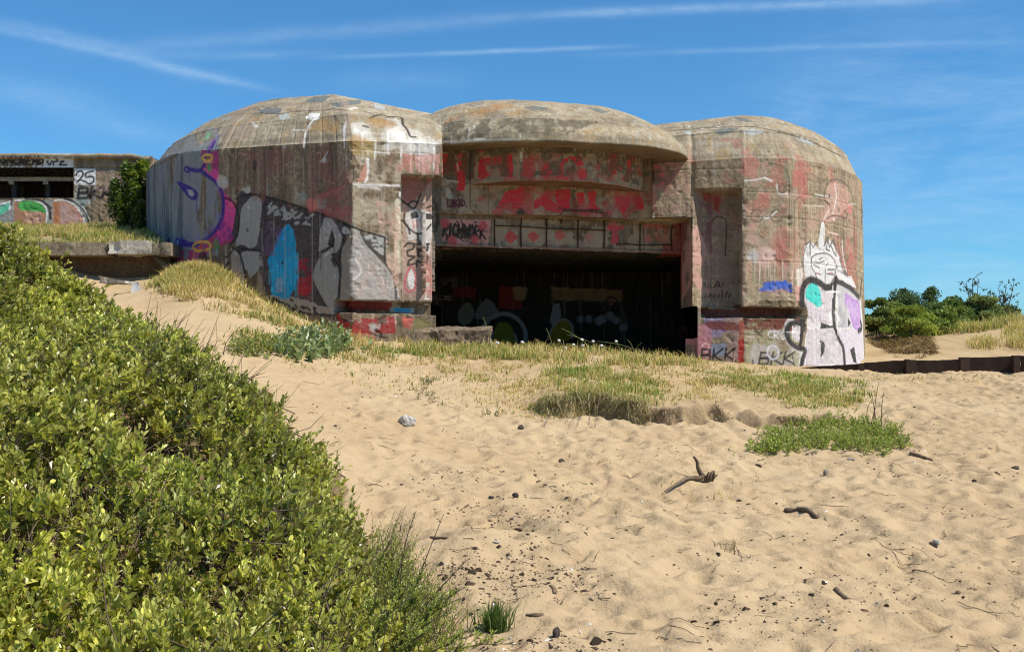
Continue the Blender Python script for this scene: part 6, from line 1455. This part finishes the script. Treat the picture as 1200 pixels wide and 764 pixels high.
def dead_turf():
    root = empty('dead_turf', g3(1050, 405), 'collapsed brown dead turf hanging on the sand face right of the bunker', 'dead turf')
    x, y = scatter_px([(1016, 392), (1050, 396), (1092, 396), (1098, 414), (1080, 420), (1050, 418), (1030, 408), (1016, 402)], 6500); k = fbm(xyz(x * 1.1, y * 1.1), 3, 341) > RNG.normal(-.05, .15, len(x)); x, y = x[k], y[k]; n = len(x)
    P = np.stack([x, y, gz(x, y) + RNG.uniform(0, .10, n)], 1); d = unit(np.stack([RNG.normal(.3, .7, n), RNG.normal(-.4, .6, n), RNG.normal(-.3, .4, n)], 1)); L = RNG.uniform(.1, .34, n)
    m1 = P + d * L[:, None] * .6; e = P + d * L[:, None] - np.array((0, 0, .4)) * L[:, None] * .5; s = unit(np.cross(d, np.array((0, 0, 1.)))) * .010
    V = np.stack([P - s, P + s, m1 + s * .8, m1 - s * .8, e], 1).reshape(-1, 3); b = (np.arange(n) * 5)[:, None]; C = np.array((.23, .155, .075)) * RNG.uniform(.35, 1.4, (n, 1))
    obj('mat', V, [b + np.array([[0, 1, 2, 3]]), b + np.array([[3, 2, 4]])], M_GRASS, root, False, np.repeat(C, 5, 0))
dead_turf()
# ------------------------------------------------------------------ raised ground behind the low wall on the left
def terrace():
    x = np.linspace(-30, -7.9, 120); y = np.concatenate([np.linspace(25.75, 34, 60), np.linspace(35, 70, 20)]); X, Y = np.meshgrid(x, y)
    Z = np.interp(Y, [25.7, 26.0, 27, 30.8, 34, 70], [4.30, 4.44, 4.72, 5.45, 5.6, 5.8]) + .05 * fbm(xyz(X, Y), 3, 401) - .5 * sstep(-8.6, -7.9, X)
    me = raw_mesh('upper_ground', np.stack([X, Y, Z], -1).reshape(-1, 3), [grid_polys(*X.shape)], True); color_attr(me, 'tint', np.full((X.size, 3), .8)); o = link('upper_ground', me, M_SAND); tag(o, 'raised sandy terrace behind the low wall', 'ground', kind='structure')
    def gt(xx, yy): return np.interp(yy, [25.7, 26.0, 27, 30.8, 34, 70], [4.30, 4.44, 4.72, 5.45, 5.6, 5.8])
    n = 26000; xx = RNG.uniform(-14.6, -8.3, n); yy = RNG.uniform(25.85, 30.9, n); f = fbm(xyz(xx * 2, yy * 2), 3, 403); k = f > -.25; xx, yy = xx[k], yy[k]; n = len(xx)
    global gz; old = gz; gz = gt; h = RNG.uniform(.08, .26, n); V, (q, t), C = blades(xx, yy, h, RNG.uniform(.006, .011, n), blade_col(n, np.clip(.5 + .5 * fbm(xyz(xx, yy), 2, 405), 0, 1)), .4); gz = old
    o = obj('terrace_grass', V, [q, t], M_GRASS, None, False, C); tag(o, 'tangled half dry grass on the terrace in front of the painted slot', 'grass', kind='stuff')
terrace()
M_COPE = m_concrete('coping_concrete', (.30, .25, .17), (.20, .16, .11), .5, paint=False)
M_COPEL = m_concrete('whitish_concrete', (.58, .54, .45), (.44, .40, .33), .25, paint=False)  # whitish concrete for one coping length and the slab
M_BROWN = m_concrete('brown_concrete', (.15, .095, .055), (.09, .06, .038), .3, streak=.15, paint=False)
def noisy_box(c8, res, amp, seed, chip=0.):
    """box with subdivided rough faces; c8 = bottom 4 ccw, top 4"""
    c8 = np.array(c8, float); faces = [(3, 2, 1, 0), (4, 5, 6, 7), (0, 1, 5, 4), (1, 2, 6, 5), (2, 3, 7, 6), (3, 0, 4, 7)]; m = MB(); cc = c8.mean(0)
    for f in faces:
        a, b, c, d = c8[list(f)]; n1 = max(2, int(np.linalg.norm(b - a) / res)); n2 = max(2, int(np.linalg.norm(d - a) / res)); s = np.linspace(0, 1, n1 + 1)[None, :, None]; t = np.linspace(0, 1, n2 + 1)[:, None, None]
        V = (a * (1 - s) + b * s) * (1 - t) + (d * (1 - s) + c * s) * t
        q = V.reshape(-1, 3); dn = amp * fbm(q * 3.5, 4, seed) + amp * .6 * fbm(q * 11, 2, seed + 3); q = q + unit(q - cc) * dn[:, None]
        if chip: q = q - unit(q - cc) * (chip * sstep(.5, .75, vn(q * 2.3, seed + 6)))[:, None]
        m.add(q, [grid_polys(n2 + 1, n1 + 1)])
    return m
def pbox(x0, x1, y0t, y1b, Y0, dY, skew=0., tops=None):
    """box whose front face spans px x0..x1, top y0t, bottom y1b at depth Y0"""
    a0 = W(x0, y1b, Y0); a1 = W(x1, y1b, Y0 + skew); t0 = W(x0, y0t, Y0); t1 = W(x1, (tops or y0t), Y0 + skew); back = np.array((0, dY, 0.))
    return [a0, a1, a1 + back, a0 + back, t0, t1, t1 + back, t0 + back]
def low_wall():
    root = empty('low_wall', W(130, 330, 26), 'low broken concrete retaining wall with a pale coping above a shadowed hollow', 'wall')
    noisy_box(pbox(20, 125.5, 284, 299, 25.3, .9, .1), .04, .05, 501, .08).build('coping', M_COPE, root, True); o = noisy_box(pbox(125.7, 176, 282.5, 297.5, 25.35, .9, .1), .04, .05, 502, .09).build('coping', M_COPEL, root, True); o['label'] = 'whitish length of coping'
    noisy_box(pbox(176.2, 199, 284, 299, 25.45, .9, .05), .04, .05, 503, .06).build('coping', M_COPE, root, True)
    noisy_box(pbox(20, 199, 297.5, 350, 25.95, .5, .1), .06, .03, 504).build('wall', M_BROWN, root, True)
low_wall()
o = noisy_box(pbox(112, 149, 322, 332, 23.3, .7, -.2, 329), .04, .06, 511, .10).build('concrete_slab', M_COPEL, None, True); tag(o, 'tilted pale concrete slab lying below the low wall', 'slab')
o = noisy_box([W(153, 344, 23.2), W(166, 346, 23.1), W(166, 346, 23.4), W(153, 344, 23.5), W(156, 331, 23.3), W(162, 330, 23.2), W(162, 330, 23.35), W(156, 331, 23.4)], .03, .01, 513).build('concrete_fragment', m_simple('white_fragment', (.78, .77, .74), (.62, .6, .56), 8.), None, True); tag(o, 'small white upright fragment below the dark hollow of the low wall', 'fragment')
# broken slab in front of the opening
def chunk():
    o = noisy_box([W(478, 412, 23.0), W(579, 412, 23.25), W(579, 412, 23.9), W(500, 410, 24.0), W(478, 389, 23.0), W(577, 385, 23.25), W(574, 382, 24.), W(500, 384, 24.1)], .02, .08, 521, .09)
    o = o.build('concrete_block', m_concrete('broken_concrete', (.30, .225, .15), (.15, .105, .07), .7, paint=False, pits=1.), None, True); tag(o, 'broken rough brown concrete block lying at the left of the dark opening', 'concrete block')
    m = noisy_box(pbox(508, 522, 384, 410, 24.4, .6), .03, .03, 523, .02); o = m.build('concrete_stump', M_COPE, None, True); tag(o, 'small eroded concrete stump between the block and the opening', 'concrete stump')
chunk()

# rusty edging along the sand on the right
def edging():
    m_ed = m_simple('rusted_sheet', (.060, .034, .022), (.030, .018, .013), 5., .85, .5)
    root = empty('sheet_edging', W(1080, 438, 24.5), 'low dark rusted sheet pile edging with posts, holding the sand at the right', 'edging')
    segs = [(936, 1012, 431, 425.5, 448, 25.6, 25.1), (1012.3, 1062, 425, 421.5, 446, 25.1, 24.8), (1074, 1131, 422.5, 420.5, 444, 24.95, 24.7), (1137, 1188, 419, 417.5, 446, 24.5, 24.25), (1196, 1252, 417, 416, 448, 24.2, 23.9), (1258, 1330, 415.5, 414, 450, 23.9, 23.5), (1336, 1420, 413.5, 412, 452, 23.5, 23.1)]
    for x0, x1, t0, t1, b, Y0, Y1 in segs:
        x1 = x1 + 5.5; a = W(x0, b, Y0); c = W(x1, b, Y1); a1 = W(x0, t0, Y0); c1 = W(x1, t1, Y1); bk = np.array((.02, .05, 0)); noisy_box([a, c, c + bk, a + bk, a1, c1, c1 + bk, a1 + bk], .05, .022, 531 + int(x0)).build('board', m_ed, root, True)
    for x0, x1, t, b, Y in ((1006, 1013, 427, 450, 24.95), (1062.3, 1066, 421, 446, 24.65), (1066.3, 1073.7, 421.5, 446, 24.75), (1126, 1136.5, 418.5, 448, 24.4), (1188.3, 1195.6, 416.5, 448, 24.1), (1252.3, 1257.7, 415, 450, 23.8), (1330.3, 1335.7, 413, 452, 23.4)):
        noisy_box(pbox(x0, x1, t, b, Y, .14), .05, .008, int(x0)).build('post', m_ed, root, True)
edging()

# ---- driftwood, stones and litter on the sand
def driftwood(pts, r, label, name='driftwood', seed=0, cat='driftwood', lift=.6):
    P = np.array([g3(*p) for p in pts]); r = np.asarray(r, float); r = r * .8; P[:, 2] += r * lift * .7
    S = spline(P, 5); rr = np.interp(np.linspace(0, 1, len(S)), np.linspace(0, 1, len(r)), r) * (1 + .45 * fbm(S * 28, 3, seed)); m = MB(); m.tube(S, rr, 8); o = m.build(name, M_DEADWOOD, None, True); return tag(o, label, cat)
driftwood([(920, 598), (930, 598.5), (940, 600), (948, 602), (958, 606)], [.032, .04, .036, .038, .028], 'thick crooked piece of grey driftwood lying flat on open sand', seed=3)
driftwood([(979, 693), (990, 700), (999, 704), (1010, 708)], [.022, .022, .014, .006], 'dark tapering stick near the lower right', seed=5)
driftwood([(504, 630), (512, 631), (524, 630)], [.012, .018, .010], 'short grey stick beside the feathery shrub', seed=7)
driftwood([(617, 721), (628, 724), (637, 722)], [.010, .019, .014], 'stubby brown stick right of the lone green tuft', seed=9)
driftwood([(1067, 531), (1078, 536), (1092, 541)], [.03, .04, .028], 'stubby sand coloured root right of the creeping mound', seed=11)
def stump():
    b = g3(826, 563); root = empty('root_stump', b, 'dark splintered root stump with a curved branch and one upright prong', 'root stump'); m = MB()
    for k in range(9):
        a = k * .7 + RNG.normal(0, .1); o = np.array((math.cos(a) * .04 * RNG.random() + .02, -.02 * RNG.random(), 0.)); e = b + o * 1.6 + np.array((RNG.normal(.03, .04), RNG.normal(-.02, .03), RNG.uniform(.06, .13))); m.tube(np.array([b + o - (0, 0, .05), (b + o + e) / 2 + RNG.normal(0, .01, 3), e]), [.024, .018, .005], 6)
    m.build('stump', M_DEADWOOD, root, True)
    m = MB(); P = np.array([W(822, 556, b[1]), W(818, 548, b[1] - .02), W(817, 541, b[1] - .03), W(813, 535, b[1] - .05)]); m.tube(spline(P, 4), np.linspace(.026, .012, 13), 7); m.build('prong', M_DEADWOOD, root, True)
    m = MB(); P = np.array([W(822, 560, b[1] - .02), W(806, 560, b[1] - .15), W(795, 566, b[1] - .3), g3(779, 580) + (0, 0, .02)]); m.tube(spline(P, 5), np.linspace(.028, .008, 16), 7); m.build('branch', M_DEADWOOD, root, True)
stump()
M_STONEW = m_simple('pale_stone', (.50, .47, .42), (.27, .24, .20), 9., .9); M_STONED = m_simple('dark_stone', (.10, .075, .06), (.05, .04, .035), 12., .9); M_STONEG = m_simple('grey_stone', (.30, .26, .21), (.17, .14, .11), 12., .9)
def stone(px, py, rx, rz, mat, label, seed, cat='stone', name='stone'):
    c = g3(px, py); m = MB(); sc_ = .72 if mat is M_STONED else .95; V, q = rock(c + (0, 0, rz * .3), rx * sc_, rx * .8 * sc_, rz * sc_, seed, 12, .4); m.add(V, q); o = m.build(name, mat, None, False); return tag(o, label, cat)
stone(478, 495, .105, .085, M_STONEW, 'white angular stone on the sand below the crest', 2)
stone(1094, 640, .050, .034, M_STONED, 'dark stone with a pale top at the lower right', 5); stone(1098, 638, .03, .03, M_STONEW, 'pale chip leaning on the dark stone at the lower right', 15, 'chip')
stone(604, 582, .045, .035, M_STONED, 'dark clod on the trampled track, larger of a close pair', 7, 'clod', 'clod'); stone(576, 584, .036, .024, M_STONED, 'dark clod on the trampled track, flatter of a close pair', 9, 'clod', 'clod')
stone(658, 541, .05, .05, M_STONED, 'dark clod lying alone on the sand well below the turf overhang', 11, 'clod', 'clod'); stone(610, 503, .055, .06, M_STONED, 'dark clod at the left foot of the turf overhang', 13, 'clod', 'clod')
stone(968, 556, .028, .05, M_STONEG, 'small upright grey peg of wood on the sand under the creeping mound', 17, 'peg', 'wood_peg'); stone(997, 541, .05, .022, M_STONEG, 'flat brown stone below the creeping mound', 19)
stone(652, 745, .03, .05, M_STONED, 'dark standing clod on the lower track', 21, 'clod', 'clod'); stone(1190, 549, .06, .035, M_STONED, 'dark clod at the right edge of the sand', 23, 'clod', 'clod'); stone(581, 637, .028, .012, M_STONEW, 'white shell on the trampled track', 25, 'shell', 'shell')
stone(640, 597, .05, .016, M_STONED, 'very flat dark clod on the sand right of the close pair of clods', 27, 'clod', 'clod')
def debris():
    n = 5500; x0, y0 = scatter_px([(360, 470), (520, 440), (640, 500), (1200, 450), (1200, 764), (560, 764), (470, 640)], n)
    x1, y1 = scatter_px([(470, 520), (560, 510), (640, 560), (760, 700), (800, 764), (560, 764), (500, 640)], 3200); x = np.concatenate([x0, x1]); y = np.concatenate([y0, y1])
    f = fbm(xyz(x * 1.3, y * 1.3), 3, 551); k = f > RNG.normal(.12, .16, len(x)); x, y = x[k], y[k]; n = len(x)
    a = RNG.uniform(0, 6.28, n); L = RNG.lognormal(-5.05, .55, n) * (1 + y / 40); w = L * RNG.uniform(.25, .8, n); h = w * RNG.uniform(.4, 1., n); z = gz(x, y); c = np.stack([x, y, z], 1); ux = np.stack([np.cos(a), np.sin(a), RNG.normal(0, .2, n)], 1); uy = np.stack([-np.sin(a), np.cos(a), np.zeros(n)], 1); V = []
    for sx, sy, sz in ((-1, -.6, 0), (1, -1, 0), (.8, 1, 0), (-.9, .7, 0), (-.5, -.4, 1), (.6, -.3, .8), (.4, .6, 1), (-.6, .3, .7)): V.append(c + ux * (sx * L)[:, None] + uy * (sy * w)[:, None] + np.array((0, 0, 1.)) * ((sz * 1.2 - .25) * h)[:, None])
    V = np.stack(V, 1).reshape(-1, 3); b = (np.arange(n) * 8)[:, None]; q = np.concatenate([b + np.array([f_]) for f_ in ((4, 5, 6, 7), (0, 1, 5, 4), (1, 2, 6, 5), (2, 3, 7, 6), (3, 0, 4, 7))]); C = np.where((RNG.random(n) < .8)[:, None], (.055, .035, .022), (.16, .11, .065)) * RNG.uniform(.5, 1.5, (n, 1)); pale = RNG.random(n) < .03; C[pale] = (.6, .58, .52)
    o = obj('debris', V, [q], bpy.data.materials['debris'], None, False, np.repeat(C, 8, 0)); tag(o, 'dark bits of bark and dung strewn over the sand', 'debris', kind='stuff')
    m = MB()
    xs, ys = scatter_px([(330, 440), (520, 440), (640, 490), (1200, 450), (1200, 764), (560, 764), (440, 620)], 210)
    for x_, y_ in zip(xs, ys):
        a = RNG.uniform(0, 6.28); L = RNG.lognormal(-2.9, .5) * (1 + y_ / 30); t = np.linspace(-1, 1, 5); px_ = x_ + np.cos(a) * t * L; py_ = y_ + np.sin(a) * t * L; P = np.stack([px_, py_, gz(px_, py_) + .006 + .02 * RNG.random() * np.abs(t)], 1); P[1:-1] += RNG.normal(0, .012, (3, 3)) * np.array((1, 1, .3)); m.tube(P, RNG.uniform(.0014, .003), 4)
    o = m.build('twigs', M_DEADWOOD, None, True); tag(o, 'thin dry twigs and stems strewn over the sand', 'twigs', kind='stuff')
_t = NT('debris'); _t.finish(_t.attr('tint').outputs['Color'], .9)
debris()
SKY_S = .086; EXPO = .38; SUN_E = 4.8; SKY_TINT = (.45, .95, 1.30); CLOUD_C = (4.9, 6.9, 8.8)
# ------------------------------------------------------------------ sky, sun, camera
PHI, EL = math.radians(23.), math.radians(54.)
SUN = np.array((math.cos(PHI) * math.cos(EL), -math.sin(PHI) * math.cos(EL), math.sin(EL)))
sl = bpy.data.lights.new('sun', 'SUN'); sl.energy = SUN_E if 'SUN_E' in globals() else 4.2; sl.angle = math.radians(.5); sl.color = (1., .94, .84)
so = bpy.data.objects.new('sun', sl); COL.objects.link(so); so.rotation_euler = Vector(SUN).to_track_quat('Z', 'Y').to_euler(); so.location = (20, -10, 30)
w = bpy.data.worlds.new('World'); SC.world = w; w.use_nodes = True; nt = w.node_tree; nt.nodes.clear()
class WN(NT):
    def __init__(s, t): s.t = t
t = WN(nt)
sky = t.n('ShaderNodeTexSky', {'sky_type': 'NISHITA', 'sun_disc': False, 'sun_elevation': EL, 'sun_rotation': math.atan2(SUN[0], SUN[1]), 'altitude': 0., 'air_density': 1., 'dust_density': .35, 'ozone_density': 1.6})
g = t.n('ShaderNodeTexCoord').outputs['Generated']
def dirv(px, py): v = np.array(((px - CX) / F, 1., (HY - py) / F)); return v / np.linalg.norm(v)
def vdot(v, c):
    n = t.n('ShaderNodeVectorMath', {'operation': 'DOT_PRODUCT'}, i0=v, i1=tuple(float(q) for q in c)); return n.outputs['Value']
wob = t.math('SUBTRACT', t.noise(g, 9., 4, .6), .5)
fib = t.ramp(t.noise(t.n('ShaderNodeMapping', None, Vector=g, Scale=(14., 14., 60.)).outputs[0], 3., 6, .7, .4), [(.30, .0), (.72, 1.)])
lump = t.ramp(t.noise(g, 16., 4, .6), [(.25, .35), (.75, 1.)])
total = None
def trail(p, q, wpx, strength, fade=.06, grow=0., sharp=1., wobble=1.):
    """a thin cloud band along the great circle through two directions"""
    global total
    a, b = dirv(*p), dirv(*q); n = np.cross(a, b); n /= np.linalg.norm(n); mid = (a + b) / 2; mid /= np.linalg.norm(mid); tan = np.cross(n, mid); L = math.acos(min(1, a @ b)) / 2
    d = t.math('ADD', vdot(g, n), t.math('MULTIPLY', wob, .006 * wobble)); s = vdot(g, tan)
    if grow: wd = t.math('ADD', wpx / F, t.math('MULTIPLY', s, grow)); wd = t.math('MAXIMUM', wd, .0008)
    else: wd = wpx / F
    r = t.math('DIVIDE', d, wd); e = t.math('POWER', 2.718, t.math('MULTIPLY', t.math('MULTIPLY', r, r), -1.))
    lo = t.n('ShaderNodeMapRange', {'interpolation_type': 'SMOOTHSTEP'}, Value=s, From_Min=-math.sin(L) - fade * .3, From_Max=-math.sin(L) + fade); hi = t.n('ShaderNodeMapRange', {'interpolation_type': 'SMOOTHSTEP'}, Value=s, From_Min=math.sin(L) + fade * .3, From_Max=math.sin(L) - fade)
    v = t.math('MULTIPLY', t.math('MULTIPLY', e, t.math('MULTIPLY', lo.outputs[0], hi.outputs[0])), strength); v = t.math('MULTIPLY', v, lump)
    total = v if total is None else t.math('ADD', total, v)
def tf(): pass
trail((-60, 22), (330, 108), 4.2, .26, .05, .0, wobble=.5)
trail((-60, 12), (200, 72), 6, .22, .06, .0, wobble=1.2)
trail((130, 66), (300, 100), 7, .22, .06, .0, wobble=1.)
trail((60, 62), (640, 18), 8, .24, .14, .0, wobble=1.)
trail((560, 22), (1160, -4), 5, .42, .12, .0, wobble=.8)
trail((150, 66), (420, 62), 5, .22, .1, wobble=.8)
trail((380, 68), (760, 54), 2.6, .36, .08, wobble=.5)
trail((660, 66), (1260, 46), 3.2, .22, .15, wobble=.7)
trail((-60, 92), (150, 135), 15, .24, .07, wobble=3.)
trail((50, 140), (260, 168), 12, .20, .07, wobble=3.)
trail((380, 98), (560, 92), 11, .14, .06, wobble=2.)
# high haze streaks low on the right
n2 = t.noise(t.n('ShaderNodeMapping', None, Vector=g, Scale=(3.2, 3.2, 15.)).outputs[0], 3., 6, .62, .5)
cir = t.ramp(n2, [(.36, 0.), (.80, 1.)]); rx = vdot(g, dirv(1070, 270)); m1 = t.n('ShaderNodeMapRange', {'interpolation_type': 'SMOOTHSTEP'}, Value=rx, From_Min=.975, From_Max=.998).outputs[0]
total = t.math('ADD', total, t.math('MULTIPLY', t.math('MULTIPLY', cir, m1), .36))
total = t.math('MULTIPLY', total, t.math('ADD', .55, t.math('MULTIPLY', fib, .6)))
total = t.math('MINIMUM', t.math('MULTIPLY', total, 1.1), .75)
skyc = t.mix(1., sky.outputs[0], SKY_TINT if 'SKY_TINT' in globals() else (1., 1., 1.), 'MULTIPLY')
colr = t.mix(total, skyc, CLOUD_C if 'CLOUD_C' in globals() else (7.5, 8.2, 9.0))
bg = t.n('ShaderNodeBackground', None, Color=colr, Strength=SKY_S if 'SKY_S' in globals() else .1)
t.n('ShaderNodeOutputWorld', None, Surface=bg.outputs[0])
cam = bpy.data.cameras.new('camera'); co = bpy.data.objects.new('camera', cam); COL.objects.link(co); co.location = (0, 0, EZ); co.rotation_euler = (math.pi / 2, 0, 0)
cam.sensor_width = 36.; cam.lens = 36. * F / 1200.; cam.shift_y = (HY - 382.) / 1200.; cam.clip_start = .05; cam.clip_end = 2000.
SC.camera = co
SC.view_settings.view_transform = 'Standard'; SC.view_settings.look = 'None'; SC.view_settings.gamma = 1.; SC.view_settings.exposure = EXPO if 'EXPO' in globals() else 0.
SC.cycles.max_bounces = 6; SC.cycles.diffuse_bounces = 4

SC.cycles.filter_width = 1.15
